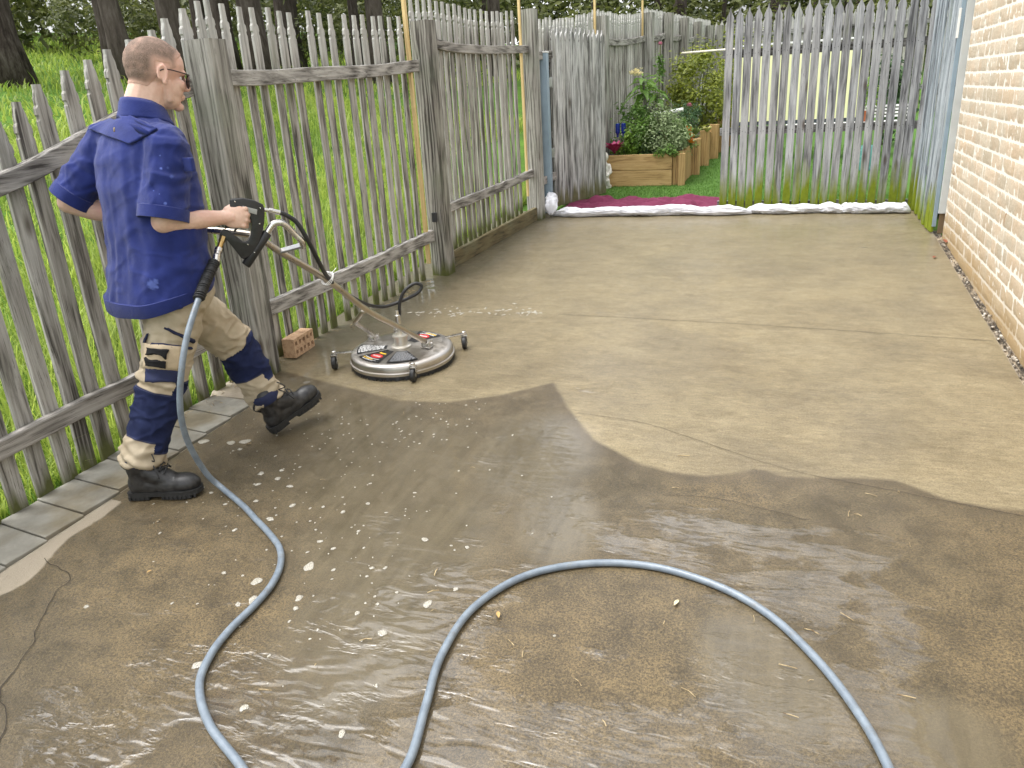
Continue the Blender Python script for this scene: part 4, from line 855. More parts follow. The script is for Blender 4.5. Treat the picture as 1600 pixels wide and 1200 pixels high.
# stickers: dark sectors carrying a red oval, a yellow bar and rows of tiny unreadable print
def sector(b, r0, r1, a0, a1, z, n=10):
    P = []
    for i in range(n + 1):
        a = R_(a0 + (a1 - a0) * i / n); P += [TC @ Vector((r0 * math.cos(a), r0 * math.sin(a), z)), TC @ Vector((r1 * math.cos(a), r1 * math.sin(a), z))]
    b.add(P, [(2 * i, 2 * i + 1, 2 * i + 3, 2 * i + 2) for i in range(n)])
INK = simple('sticker_black', (.02, .021, .024), .3); GREY = simple('sticker_print_grey', (.42, .43, .45), .4); WHT = simple('sticker_print_white', (.75, .75, .73), .4); RED = simple('sticker_red', (.62, .03, .03), .3); YEL = simple('sticker_yellow', (.8, .5, .05), .3)
for (a0, a1, kind) in ((183, 218, 'rows'), (228, 268, 'logo'), (278, 318, 'fine'), (52, 92, 'logo')):
    b = MB(); sector(b, .082, .248, a0, a1, .0930); lab = b.build('sticker', INK, sc, recalc=False)
    rd = random.Random(a0)
    if kind == 'rows':
        b = MB()
        for k in range(9):
            aa = a0 + 3 + (a1 - a0 - 6) * k / 9
            r = .098
            while r < .235: L = rd.uniform(.008, .026); sector(b, r, min(r + L, .24), aa, aa + 2.1, .0938, 1); r += L + .005
        b.build('print', WHT, lab, recalc=False)
    elif kind == 'fine':
        b = MB()
        for k in range(11):
            r = .10 + .0125 * k; a = a0 + 3
            while a < a1 - 4: L = rd.uniform(2, 6); sector(b, r, r + .005, a, min(a + L, a1 - 2), .0938, 2); a += L + 1.4
        b.build('print', GREY, lab, recalc=False)
    else:
        am = R_((a0 + a1) / 2); c0 = Vector((.178 * math.cos(am), .178 * math.sin(am), .0938)); rad = Vector((math.cos(am), math.sin(am), 0)); tan = Vector((-rad.y, rad.x, 0))
        b = MB(); b.add([TC @ (c0 + tan * .042 * math.cos(t) + rad * .026 * math.sin(t)) for t in [2 * math.pi * k / 24 for k in range(24)]], [tuple(range(24))]); b.build('red_oval', RED, lab, recalc=False)
        b = MB(); sector(b, .128, .142, a0 + 9, a1 - 9, .0938); sector(b, .222, .230, a0 + 4, a1 - 14, .0938); b.build('yellow_bar', YEL, lab, recalc=False)
        b = MB(); sector(b, .212, .217, a0 + 5, a1 - 5, .0938); sector(b, .236, .240, a0 + 6, a1 - 6, .0938)
        for k in range(5): b.add([TC @ (c0 + tan * (-.028 + .012 * k + dx) + rad * dy + Vector((0, 0, .0006))) for dx, dy in ((0, -.007), (.008, -.007), (.008, .007), (0, .007))], [(0, 1, 2, 3)])
        b.build('print', WHT, lab, recalc=False)
# casters
def caster(dx, dy, trail):
    d = Vector((dx, dy, 0)); r = d.length; u = d / r; s = Vector((-u.y, u.x, 0)); b = MB()
    q0, q1 = u * .262, u * (r + .012)
    Ms = Matrix((u, s, Vector((0, 0, 1)))).transposed()
    b.cbox((0, 0, 0), (.01, .01, .01), .001); b.v.clear(); b.f.clear(); b.m.clear()
    b.cbox((q0 + q1) / 2 + Vector((0, 0, .088)), ((q1 - q0).length, .028, .006), .002, Ms)
    b.lathe([(.001, .078), (.012, .078), (.012, .099), (.008, .103), (.001, .103)], 12, Matrix.Translation(d), cap=False)
    t = Vector(trail).normalized(); ts = Vector((-t.y, t.x, 0)); Mt = Matrix((t, ts, Vector((0, 0, 1)))).transposed(); wc = d + t * .016 + Vector((0, 0, .0375))
    b.cbox(d + t * .006 + Vector((0, 0, .080)), (.036, .036, .006), .002, Mt)
    for sg in (-1, 1): b.cbox(d + t * .010 + ts * sg * .0165 + Vector((0, 0, .056)), (.022, .003, .050), .001, Mt)
    b.v = [tuple(TC @ Vector(v)) for v in b.v]; o = b.build('caster', MT['steel'], sc, smooth=35)
    Mw = TC @ Matrix.Translation(wc) @ Mt.to_4x4() @ Matrix.Rotation(math.pi / 2, 4, 'X')
    b = MB(); b.lathe([(.001, -.0125), (.024, -.0125), (.035, -.011), (.0375, -.006), (.0375, .006), (.035, .011), (.024, .0125), (.001, .0125)], 24, Mw, cap=False); w = b.build('wheel', MT['rubber'], o, smooth=35)
    b = MB(); b.lathe([(.001, -.0135), (.009, -.0135), (.011, -.0112), (.011, .0112), (.009, .0135), (.001, .0135)], 14, Mw, cap=False); b.build('hub_cap', MT['alu'], o, smooth=35)
caster(-.345, -.155, (.3, -.9, 0)); caster(.190, -.240, (.2, -1, 0)); caster(.270, .262, (.3, -1, 0)); caster(-.19, .30, (.5, -1, 0))
# handle
tubes = MB()
main = catmull([(-2.47, 2.505, 1.115), (-2.30, 2.555, 1.105), (-2.16, 2.60, 1.085), (-2.09, 2.635, 1.06), (-2.05, 2.70, .99), (-2.0, 2.93, .822), (-1.96, 3.18, .61), (-1.92, 3.41, .455), (-1.885, 3.62, .312)], 7)
tubes.tube(main, .0145, 14); hd = tubes.build('handle_tube', MT['tube'], sc, smooth=True)
b = MB(); b.tube([(-1.972, 3.185, .602), (-1.99, 3.19, .594)] + catmull([(-2.115, 3.31, .505), (-2.132, 3.34, .488), (-2.142, 3.38, .465)], 5) + [(-2.255, 3.69, .315)], .012, 12); b.build('handle_brace_leg', MT['tube'], sc, smooth=True)
G = Vector((-2.03, 2.56, 1.13)); gw = Vector((.7071, .7071, 0)); gu = Vector((0, 0, 1)); gn = Vector((.7071, -.7071, 0))
def gp(u, z, n=0): return G + gw * u + gu * z + gn * n
b = MB(); b.tube(catmull([gp(.028, -.048), gp(.045, -.026), gp(.062, -.010), gp(.082, -.006), gp(.105, -.014), Vector((-1.935, 2.665, 1.07)), Vector((-1.918, 2.682, 1.037)), Vector((-1.93, 2.70, 1.012))], 7), .0135, 14); b.build('grip_tube', MT['steel'], sc, smooth=True)
b = MB(); v0 = Vector((-2.05, 2.70, .99)); v1 = Vector((-1.925, 2.69, 1.02)); dd = (v1 - v0).normalized(); s = dd.cross(Vector((0, .6, .8))).normalized(); b.cbox((v0 + v1) / 2, ((v1 - v0).length, .012, .022), .003, Matrix((dd, s, dd.cross(s))).transposed()); b.build('cross_brace', MT['alu'], sc)
b = MB(); b.tube([gp(-.071, -.159), gp(-.069, -.157), gp(.033, -.042), gp(.035, -.040)], [.0165, .019, .0185, .016], 16); b.build('rubber_grip', MT['rubber'], sc, smooth=50)
for p, M in (((-1.885, 3.64, CZ + .108), TC), ((-2.262, 3.705, CZ + .108), TC)):
    b = MB()
    for sg in (-1, 1): b.cbox((p[0] + sg * .022, p[1], p[2]), (.005, .05, .042), .002)
    b.cbox((p[0], p[1], p[2] - .012), (.06, .06, .005), .002); b.tube([(p[0] - .034, p[1], p[2] + .008), (p[0] + .034, p[1], p[2] + .008)], .007, 8); b.build('pivot_bracket', MT['steel'], sc, smooth=35)
# trigger gun
Mg = Matrix((gw, gu, gn)).transposed().to_4x4(); Mg.translation = G
def gpoly(name, poly, th, mat, parent, bev=.004, n0=0):
    bm = bmesh.new(); vs = [bm.verts.new(Vector((a, c, n0 - th / 2))) for a, c in poly]; f = bm.faces.new(vs); ex = bmesh.ops.extrude_face_region(bm, geom=[f])
    for v in [e for e in ex['geom'] if isinstance(e, bmesh.types.BMVert)]: v.co.z += th
    bmesh.ops.recalc_face_normals(bm, faces=bm.faces)
    ed = [e for e in bm.edges if abs(e.verts[0].co.z - e.verts[1].co.z) < 1e-6]; bmesh.ops.bevel(bm, geom=ed, offset=bev, segments=3, affect='EDGES', profile=.5, clamp_overlap=True)
    bmesh.ops.transform(bm, matrix=Mg, verts=bm.verts); me = bpy.data.meshes.new(name); bm.to_mesh(me); bm.free(); me.materials.append(mat); me.polygons.foreach_set('use_smooth', [True] * len(me.polygons)); me.set_sharp_from_angle(angle=R_(40)); return link(name, me, parent)
gun = gpoly('gun_body', [(-.087, .100), (-.078, .105), (-.037, .104), (.004, .091), (.033, .073), (.037, .055), (.032, .028), (.026, .0), (.014, -.034), (-.012, -.090), (-.036, -.118), (-.076, -.131), (-.084, -.126), (-.122, -.054), (-.145, -.027), (-.143, -.016), (-.129, -.007), (-.115, -.012), (-.093, -.033), (-.066, -.062), (-.056, -.064), (-.045, -.060), (-.032, -.040), (-.024, -.010), (-.022, .015), (-.026, .030), (-.036, .038), (-.050, .040), (-.075, .030), (-.096, .012), (-.105, -.002), (-.125, -.006), (-.118, .022), (-.096, .058)], .034, MT['plastic'], sc)
gpoly('info_plate', [(-.045, .076), (.008, .056), (.003, .036), (-.049, .058)], .037, simple('grey_info_plate', (.35, .36, .36), .35, .3), gun, .001)
gpoly('trigger', [(-.060, .038), (-.052, .036), (-.062, .005), (-.088, -.024), (-.094, -.020), (-.072, .008)], .018, MT['plastic'], gun, .003)
b = MB()
for u, z in ((-.05, -.075), (-.03, -.11), (.008, .0), (.02, .06), (-.07, .095)): b.ell(gp(u, z, .0175), (.003, .003, .003), None, 8, 5)
b.build('screw', MT['steel'], gun)
b = MB(); b.tube([gp(.033, .0515), gp(.055, .045)], .008, 12); b.tube([gp(.053, .0457), gp(.066, .042)], .0115, 6); b.tube([gp(.064, .0425), gp(.095, .032)], .0105, 14); b.build('outlet_fitting', MT['steel'], gun, smooth=35)
b = MB(); b.tube(catmull([gp(.092, .033), gp(.115, .022), (-1.92, 2.67, 1.115), (-1.90, 2.70, 1.035), (-1.91, 2.77, .93), (-1.965, 2.90, .835), (-2.02, 3.07, .735), (-2.07, 3.35, .592), (-2.09, 3.56, .517), (-2.03, 3.66, .525), (-1.95, 3.70, .56), (-1.925, 3.72, .598), (-1.955, 3.70, .617), (-2.0, 3.66, .585), (-2.03, 3.645, .52), (-2.04, 3.645, .45)], 9), .0095, 12); b.build('black_hose', MT['rubber'], sc, smooth=True)
b = MB()
for k in range(3):
    c0 = Vector((-1.978, 2.915, .828)); ax = Vector((.2, .8, -.6)).normalized(); uu = ax.orthogonal().normalized(); ww = ax.cross(uu)
    b.tube([c0 + ax * (.006 * k - .006) + (uu * math.cos(a) + ww * math.sin(a)) * (.031 + .003 * math.sin(3 * a + k)) for a in np.linspace(0, 6.28, 22)], .0016, 5)
b.tube([c0 + Vector((.02, -.02, .02)), c0 + Vector((.05, -.03, .035)), c0 + Vector((.06, -.01, .05))], .0015, 5)
b.build('wire_tie', MT['white'], sc)

# ---------------------------------------------------------------- long hose
HO = simple('blue_grey_hose', (.30, .37, .44), .42, 0, .1, 20, spec=.5)
ho = thing('pressure_hose', 'long blue grey pressure hose hanging from the gun and snaking across the wet concrete', 'hose', (-1.55, 1.82, gz(1.82)))
r_h = .0118
inlet = [gp(-.133, -.030, .004), Vector((-2.121, 2.424, 1.055)), Vector((-2.117, 2.385, 1.016))]
def hg(x, y, dz=0): return Vector((x, y, gz(y) + r_h + dz))
air = [inlet[2], Vector((-2.105, 2.303, .957)), Vector((-2.084, 2.214, .895)), Vector((-2.075, 2.125, .80)), Vector((-2.076, 2.067, .695)), Vector((-2.10, 2.043, .556)), Vector((-2.126, 2.059, .435)), Vector((-2.147, 2.10, .32)), Vector((-2.15, 2.15, .20)), Vector((-2.11, 2.17, .135))]
gpx = [(-1.96, 2.10), (-1.843, 2.028), (-1.725, 1.955), (-1.632, 1.885), (-1.57, 1.80), (-1.535, 1.70), (-1.527, 1.60), (-1.53, 1.49), (-1.515, 1.385), (-1.465, 1.276), (-1.343, 1.17), (-1.177, 1.085), (-1.05, 1.01), (-.93, .98), (-.82, 1.05), (-.785, 1.2), (-.82, 1.377), (-.857, 1.556), (-.846, 1.767), (-.744, 1.953), (-.562, 2.067), (-.359, 2.101), (-.155, 2.055), (0, 1.96), (.12, 1.822), (.209, 1.676), (.276, 1.512), (.32, 1.30), (.33, 1.05), (.25, .7), (.0, .3)]
path = catmull(air + [hg(x, y) for x, y in gpx], 9)
for p in path[86:]: p.z = max(p.z, gz(p.y) + r_h)
hm = Mat('blue_grey_hose_wet', .38, spec=.5); f = hm.noise(hm.obj(), 30, 4); hm.set('Base Color', hm.mix(hm.rng(f, .3, .75), (.125, .155, .19), (.20, .24, .28))); hm.set('Base Color', hm.mix(hm.rng(hm.noise(hm.obj(), 14, 6, .75), .56, .68, 0, .6), hm.mix(hm.rng(f, .3, .75), (.125, .155, .19), (.20, .24, .28)), (.12, .105, .08))); hm.set('Coat Weight', .25)
b = MB(); b.tube(path, r_h, 14); b.build('hose', hm.m, ho, smooth=True)
a0, a1 = path[0], path[22]
b = MB(); P = path[1:18]; b.tube(P, [.0185 + .0028 * math.sin(i * 2.1) if 1 < i < 15 else .0155 for i in range(17)], 14)
pp_ = []
for i in range(160):
    q = i / 159 * 15.9; k = int(q); c0 = P[k].lerp(P[min(k + 1, 16)], q - k); t = (P[min(k + 1, 16)] - P[max(k - 1, 0)]).normalized(); u = t.orthogonal().normalized(); w = t.cross(u); a = i * .75; pp_.append(c0 + (u * math.cos(a) + w * math.sin(a)) * .0185)
b.tube(pp_, .0042, 6); b.build('spiral_guard', MT['rubber'], ho, smooth=True)
b = MB(); b.tube([inlet[0], inlet[0].lerp(inlet[1], .5)], .0125, 6); b.tube([inlet[0].lerp(inlet[1], .5), inlet[1]], .0105, 12); b.build('brass_coupling', MT['brass'], ho, smooth=35)
b = MB(); b.tube([inlet[1], inlet[1].lerp(inlet[2], .3)], .0155, 14); b.tube([inlet[1].lerp(inlet[2], .3), inlet[1].lerp(inlet[2], .5)], .0125, 14); b.tube([inlet[1].lerp(inlet[2], .5), inlet[2] + Vector((0, 0, -.02))], .014, 14); b.build('quick_coupling', MT['steel'], ho, smooth=35)

# ---------------------------------------------------------------- brick by the fence
br = thing('cored_brick', 'loose tan brick with ten square holes standing on its edge against the fence', 'brick', (-2.74, 3.66, gz(3.66)))
yw = math.atan2(.21, -.02) - .0
Mb = Matrix.Translation((-2.752, 3.665, gz(3.665) + .059)) @ Matrix.Rotation(math.atan2(3.783 - 3.572, -2.72 + 2.698), 4, 'Z')
def cored():
    # local x along length .23, y depth .076 (hole axis), z height .112
    Lx, D, Hh = .232, .078, .113; xs = [-Lx / 2]; 
    for k in range(5): c0 = -Lx / 2 + .026 + k * .045; xs += [c0 - .0115, c0 + .0115]
    xs = [-Lx / 2] + [v for k in range(5) for v in (-.09 + .045 * k - .0125, -.09 + .045 * k + .0125)] + [Lx / 2]; zs = [-Hh / 2, -.038, -.013, .013, .038, Hh / 2]
    b = MB()
    for face_y, in ((-D / 2,), (D / 2,)):
        for i in range(len(xs) - 1):
            for j in range(len(zs) - 1):
                if i % 2 == 1 and j in (1, 3): continue
                b.add([(xs[i], face_y, zs[j]), (xs[i + 1], face_y, zs[j]), (xs[i + 1], face_y, zs[j + 1]), (xs[i], face_y, zs[j + 1])], [(0, 1, 2, 3)])
    for k in range(5):
        for j in (1, 3):
            x0, x1, z0, z1 = xs[2 * k + 1], xs[2 * k + 2], zs[j], zs[j + 1]; v = [(x, y, z) for y in (-D / 2, D / 2) for x, z in ((x0, z0), (x1, z0), (x1, z1), (x0, z1))]
            b.add(v, [(0, 1, 5, 4), (1, 2, 6, 5), (2, 3, 7, 6), (3, 0, 4, 7)])
    v = [(x, y, z) for y in (-D / 2, D / 2) for x, z in ((-Lx / 2, -Hh / 2), (Lx / 2, -Hh / 2), (Lx / 2, Hh / 2), (-Lx / 2, Hh / 2))]; b.add(v, [(0, 1, 5, 4), (1, 2, 6, 5), (2, 3, 7, 6), (3, 0, 4, 7)])
    b.v = [tuple(Mb @ Vector(q)) for q in b.v]
    m = Mat('tan_fired_brick', .9, spec=.15); f = m.noise(m.obj(), 45, 5, .7); m.set('Base Color', m.ramp(f, [(.3, (.28, .17, .10)), (.5, (.50, .33, .205)), (.75, (.60, .43, .28))])); m.set('Normal', m.bump(f, .6, .004)); b.build('clay_body', m.m, br)
cored()
# ================================================================== THE PERSON
person = thing('person', 'man in blue shirt, beige and navy trousers and black boots pushing a surface cleaner', 'person', (-2.33, 2.3, gz(2.3)))
from mathutils.bvhtree import BVHTree
def hat(*v): return Vector(v).normalized()
Hc = Vector((-2.285, 2.455, 1.697)); F = hat(.40, .90, -.20); U = (Vector((.02, .10, 1)) - F * F.dot(Vector((.02, .10, 1)))).normalized(); Rt = F.cross(U)
def hp(f, r, u): return Hc + F * f + Rt * r + U * u
MH = Matrix((F, Rt, U)).transposed()
rsh, relb, rwr = Vector((-2.182, 2.33, 1.452)), Vector((-2.198, 2.245, 1.186)), gp(-.128, .040, .022)
lsh, lelb, lwr = Vector((-2.53, 2.40, 1.472)), Vector((-2.685, 2.285, 1.255)), Vector((-2.525, 2.425, 1.165))
rhip, rknee, rank = Vector((-2.25, 2.305, .92)), Vector((-2.335, 2.21, .56)), Vector((-2.430, 2.075, .205))
lhip, lknee, lank = Vector((-2.40, 2.375, .92)), Vector((-2.315, 2.635, .585)), Vector((-2.232, 2.70, .262))
# boots frames
rb = dict(o=Vector((-2.475, 2.055, gz(2.055) + .002)), f=hat(.95, .34, .015)); lb_ = dict(o=Vector((-2.225, 2.655, .150)), f=hat(.125, .255, .105))
for d in (rb, lb_):
    d['r'] = d['f'].cross(Vector((0, 0, 1))).normalized(); d['u'] = d['r'].cross(d['f'])
def hand(b, wr, w, n, s, thumb=1):
    w = w.normalized(); n = (n - w * n.dot(w)).normalized(); s = (s - w * s.dot(w) - n * s.dot(n)).normalized()
    def hh(a, c, d): return wr + w * a + n * c + s * d
    M = Matrix((w, n, s)).transposed(); b.ell(hh(.046, 0, .0), (.052, .0165, .041), M); b.ell(hh(.066, -.002, .004), (.03, .0175, .042), M)
    for d, ln, fw in ((.033, .96, .088), (.0115, 1.06, .092), (-.010, 1.0, .087), (-.031, .82, .078)):
        k = hh(fw, .0, d); p1 = hh(fw + .018 * ln, -.030 * ln, d * 1.02); p2 = hh(fw - .004, -.050 * ln, d * .98); p3 = hh(fw - .026 * ln, -.046, d * .95)
        cap(b, hh(.05, 0, d * .8), k, .0105, .0115); cap(b, k, p1, .0112, .0100); cap(b, p1, p2, .0100, .0092); cap(b, p2, p3, .0092, .008)
        b.ell(k + n * .003, (.0105, .0095, .0105))
    cap(b, hh(.020, -.008, .028 * thumb), hh(.052, -.026, .050 * thumb), .0155, .0125); cap(b, hh(.052, -.026, .050 * thumb), hh(.080, -.040, .044 * thumb), .012, .0095)
    return
def body():
    b = MB()
    b.ell(hp(-.012, 0, .034), (.103, .0775, .093), MH, 20, 14); b.ell(hp(.03, 0, .04), (.068, .066, .072), MH); b.ell(hp(-.045, 0, .01), (.062, .066, .07), MH)
    b.ell(hp(.04, 0, -.04), (.056, .058, .062), MH); b.ell(hp(.035, 0, -.078), (.052, .05, .04), MH); b.ell(hp(.078, 0, -.103), (.022, .024, .017), MH)
    cap(b, hp(.018, .05, -.03), hp(.028, .045, -.085), .016, .014); cap(b, hp(.018, -.05, -.03), hp(.028, -.045, -.085), .016, .014)
    cap(b, hp(.098, 0, .006), hp(.116, 0, -.030), .0085, .0115); b.ell(hp(.106, .011, -.036), (.011, .008, .008), MH); b.ell(hp(.106, -.011, -.036), (.011, .008, .008), MH)
    cap(b, hp(.083, .034, .017), hp(.092, 0, .017), .012, .012); cap(b, hp(.083, -.034, .017), hp(.092, 0, .017), .012, .012)
    for s in (-1, 1): b.ell(hp(.068, s * .036, -.026), (.026, .022, .02), MH)
    b.ell(hp(.093, 0, -.063), (.0125, .021, .0065), MH); b.ell(hp(.091, 0, -.073), (.0115, .019, .0065), MH)
    nb_ = Vector((-2.338, 2.39, 1.535)); cap(b, hp(-.022, 0, -.055), nb_, .057, .064); cap(b, hp(-.045, 0, -.03), nb_ + Vector((-.01, -.02, .0)), .048, .062)
    for s in (-1, 1):   # ears: rim, lobe
        e0 = hp(-.008, s * .0775, -.004); Me = MH @ Matrix.Rotation(.22 * s, 3, 'Z'); P = [e0 + Me @ Vector((.016 * math.cos(a) - .003, s * .006, .027 * math.sin(a))) for a in np.linspace(-.9, 4.2, 12)]
        b.tube(P, .0048, 8); b.ell(e0 + Me @ Vector((-.001, s * .001, 0)), (.0165, .006, .027), Me); b.ell(e0 + Me @ Vector((.005, s * .004, -.030)), (.009, .006, .009), Me)
    cap(b, (-2.335, 2.35, .95), (-2.34, 2.375, 1.38), .115, .125); cap(b, (-2.34, 2.38, 1.44), rsh, .06, .045); cap(b, (-2.34, 2.38, 1.44), lsh, .06, .045); cap(b, (-2.34, 2.375, 1.36), nb_ - Vector((0, 0, .06)), .105, .055)
    for sh, el, wr in ((rsh, relb, rwr), (lsh, lelb, lwr)):
        cap(b, sh, el, .053, .041); m_ = el.lerp(wr, .35); cap(b, el, m_, .0405, .0425); cap(b, m_, wr, .0425, .0275); b.ell(el, (.041, .041, .041))
    hand(b, rwr, Vector((.707, .707, -.12)), gn + Vector((0, 0, .12)), Vector((0, 0, 1)))
    cap(b, rwr, rwr + hat(.7, .7, -.1) * .03, .0285, .025)
    hand(b, lwr, hat(.62, .75, -.35), Vector((.1, .25, 1)), Vector((-.95, -.25, .15)), -1); cap(b, lwr, lwr + hat(.62, .75, -.35) * .03, .0275, .024)
    for h_, k, a in ((rhip, rknee, rank), (lhip, lknee, lank)):
        cap(b, Vector((-2.335, 2.35, .95)), h_, .1, .085); cap(b, h_, k, .085, .055); cap(b, k, k.lerp(a, .35), .055, .055); cap(b, k.lerp(a, .35), a, .055, .036)
    for a, d in ((rank, rb), (lank, lb_)): cap(b, a, d['o'] + d['f'] * .06 + d['u'] * .06, .035, .034); cap(b, d['o'] + d['f'] * .06 + d['u'] * .055, d['o'] + d['f'] * .22 + d['u'] * .04, .033, .024)
    return remesh(b, .0042, 3, 'body')
me = body()
sk = Mat('skin', .5, spec=.4); p = sk.pos(); f = sk.noise(p, 22, 4); c = sk.mix(sk.rng(f, .3, .7), (.60, .40, .31), (.70, .485, .385)); c = sk.mix(sk.rng(sk.noise(p, 90, 4, .7), .42, .66, 0, .35), c, (.55, .32, .25)); c = sk.mix(sk.rng(sk.noise(p, 7, 2), .5, .7, 0, .5), c, (.66, .34, .27)); sk.set('Base Color', c); sk.set('Subsurface Weight', .12); sk.set('Subsurface Radius', (.012, .004, .002)); sk.set('Subsurface Scale', .6); sk.set('Normal', sk.bump(sk.noise(p, 260, 3), .12, .001))
me.materials.append(sk.m); body_o = link('body', me, person)

def shell(name, src, test, off, mat, parent, thick=0):
    """cloth or hair grown from part of a surface"""
    bm = bmesh.new(); bm.from_mesh(src); bm.normal_update()
    kill = [f for f in bm.faces if not test(f.calc_center_median(), f.normal)]; bmesh.ops.delete(bm, geom=kill, context='FACES')
    for it in range(2):
        for v in bm.verts:
            if v.is_boundary:
                ns = [e.other_vert(v) for e in v.link_edges if e.is_boundary]
                if len(ns) == 2: v.co = v.co * .5 + (ns[0].co + ns[1].co) * .25
    for v in bm.verts: v.co += v.normal * (off * (.35 if (v.is_boundary and not thick) else 1))
    m2 = bpy.data.meshes.new(name); bm.to_mesh(m2); bm.free(); m2.polygons.foreach_set('use_smooth', [True] * len(m2.polygons)); m2.materials.append(mat); o = link(name, m2, parent)
    return o
def hairtest(c, n):
    q = MH.transposed() @ (c - Hc); f, r, u = q
    if (c - Hc).length > .17: return False
    line = .060 - .02 * abs(r) / .07 if f > .045 else (.012 + .45 * max(0, f - .012) if f > -.02 else -.058 - .15 * (f + .02) if f < -.055 else -.01 - 1.35 * (-.02 - f))
    if f > .045: line = .052 + .9 * (f - .045)
    return u > line and not (abs(r) > .072 and -.035 < f < .018 and u < .035)
hm_ = Mat('buzz_cut_hair', .8, spec=.2); p = hm_.pos(); f = hm_.noise(p, 420, 3, .8); f2 = hm_.noise(p, 30, 3)
c = hm_.mix(hm_.rng(f, .38, .62), (.10, .072, .058), (.30, .21, .165)); c = hm_.mix(hm_.rng(f2, .45, .7, 0, .55), c, (.44, .29, .225)); c = hm_.mix(hm_.rng(hm_.math('ADD', hm_.attr('fade'), hm_.math('MULTIPLY', hm_.math('SUBTRACT', f, .5), .03)), .001, .024, 1, 0), c, (.60, .38, .30)); hm_.set('Base Color', c); hm_.set('Normal', hm_.bump(f, .7, .003))
hair_o = shell('hair', me, hairtest, .0028, hm_.m, person)
_e = [v.co.copy() for v in hair_o.data.vertices]; bm = bmesh.new(); bm.from_mesh(hair_o.data); bd = [v.co.copy() for v in bm.verts if v.is_boundary]; bm.free()
from mathutils.kdtree import KDTree
kd = KDTree(len(bd)); [kd.insert(q, i) for i, q in enumerate(bd)]; kd.balance()
a = hair_o.data.attributes.new('fade', 'FLOAT', 'POINT'); a.data.foreach_set('value', np.array([kd.find(q)[2] for q in _e], dtype=np.float32))
# sunglasses
b = MB(); lens = MB()
for s in (-1, 1):
    b.tube(catmull([hp(-.022, s * .083, .004), hp(.0, s * .083, .013), hp(.05, s * .080, .012), hp(.093, s * .067, .010)], 5), .0022, 8)
    P = [hp(.108 - .014 * (abs(.037 + .026 * math.cos(a)) / .06) ** 2, s * (.038 + .029 * math.cos(a)), -.010 + .0245 * math.sin(a) - .004 * math.cos(a)) for a in np.linspace(0, 6.283, 25)[:-1]]; b.tube(P + [P[0]], .002, 6)
    lens.add(P + [sum(P, Vector()) / 24 + F * .004], [(i, (i + 1) % 24, 24) for i in range(24)]); 
b.tube([hp(.108, -.011, -.004), hp(.113, 0, .0), hp(.108, .011, -.004)], .0022, 6)
sg = b.build('sunglasses', simple('dark_brown_frame', (.04, .02, .018), .3), person, smooth=True)
lm = Mat('dark_lens', .06, (.012, .013, .014), .6); lens.build('lens', lm.m, sg, smooth=True)
b = MB()
for s in (-1, 1): b.ell(hp(.070, s * .030, -.004), (.0115, .0115, .0115), MH, 12, 8)
b.build('eye', simple('eye_white', (.7, .68, .64), .25), body_o)

# ---- shirt
Ht = hat(.14, .99, 0); Rr = hat(.99, -.14, 0)
def er(c, a, bb, tilt=0, n=28, back=1.): return [Vector(c) + Rr * (a * math.copysign(abs(math.cos(t)) ** .85, math.cos(t))) + Ht * (bb * math.sin(t) * (back if math.sin(t) < 0 else 1)) + Vector((0, 0, tilt * math.sin(t))) for t in [2 * math.pi * k / n for k in range(n)]]
def shirt():
    b = MB()
    b.rings([er((-2.350, 2.312, .892), .216, .178, .045), er((-2.350, 2.314, .92), .216, .178, .03), er((-2.345, 2.325, .96), .210, .168), er((-2.342, 2.342, 1.07), .204, .156), er((-2.342, 2.356, 1.19), .208, .152), er((-2.345, 2.365, 1.31), .212, .150), er((-2.347, 2.37, 1.41), .203, .137, -.0), er((-2.347, 2.374, 1.475), .178, .116), er((-2.343, 2.384, 1.530), .118, .092), er((-2.338, 2.394, 1.562), .078, .074, .0)])
    cap(b, (-2.345, 2.376, 1.462), rsh + Vector((.0, .0, -.004)), .080, .074); cap(b, (-2.345, 2.376, 1.465), lsh + Vector((0, 0, -.004)), .080, .074)
    for sh, el, r0, r1 in ((rsh, relb, .079, .084), (lsh, lelb, .078, .074)):
        ax = (el - sh).normalized(); e = sh + (el - sh) * .93; u = ax.orthogonal().normalized(); w = ax.cross(u); rg = []
        for t in np.linspace(-.05, .93, 10):
            r = r0 + (r1 - r0) * t; rg.append([sh + (el - sh) * t + (u * math.cos(a) + w * math.sin(a)) * r for a in [2 * math.pi * k / 18 for k in range(18)]])
        rg.append([e - ax * .03 + (u * math.cos(a) + w * math.sin(a)) * (r1 - .012) for a in [2 * math.pi * k / 18 for k in range(18)]])
        b.rings(rg)
    for q in ((-2.24, 2.33, 1.32), (-2.46, 2.38, 1.32)): b.ell(q, (.07, .09, .1))
    return remesh(b, .0062, 5, 'shirt')
sm_ = shirt()
def wrinkle(me, fn):
    for v, n in zip(me.vertices, [Vector(q.vector) for q in me.vertex_normals]): v.co += n * fn(v.co, n)
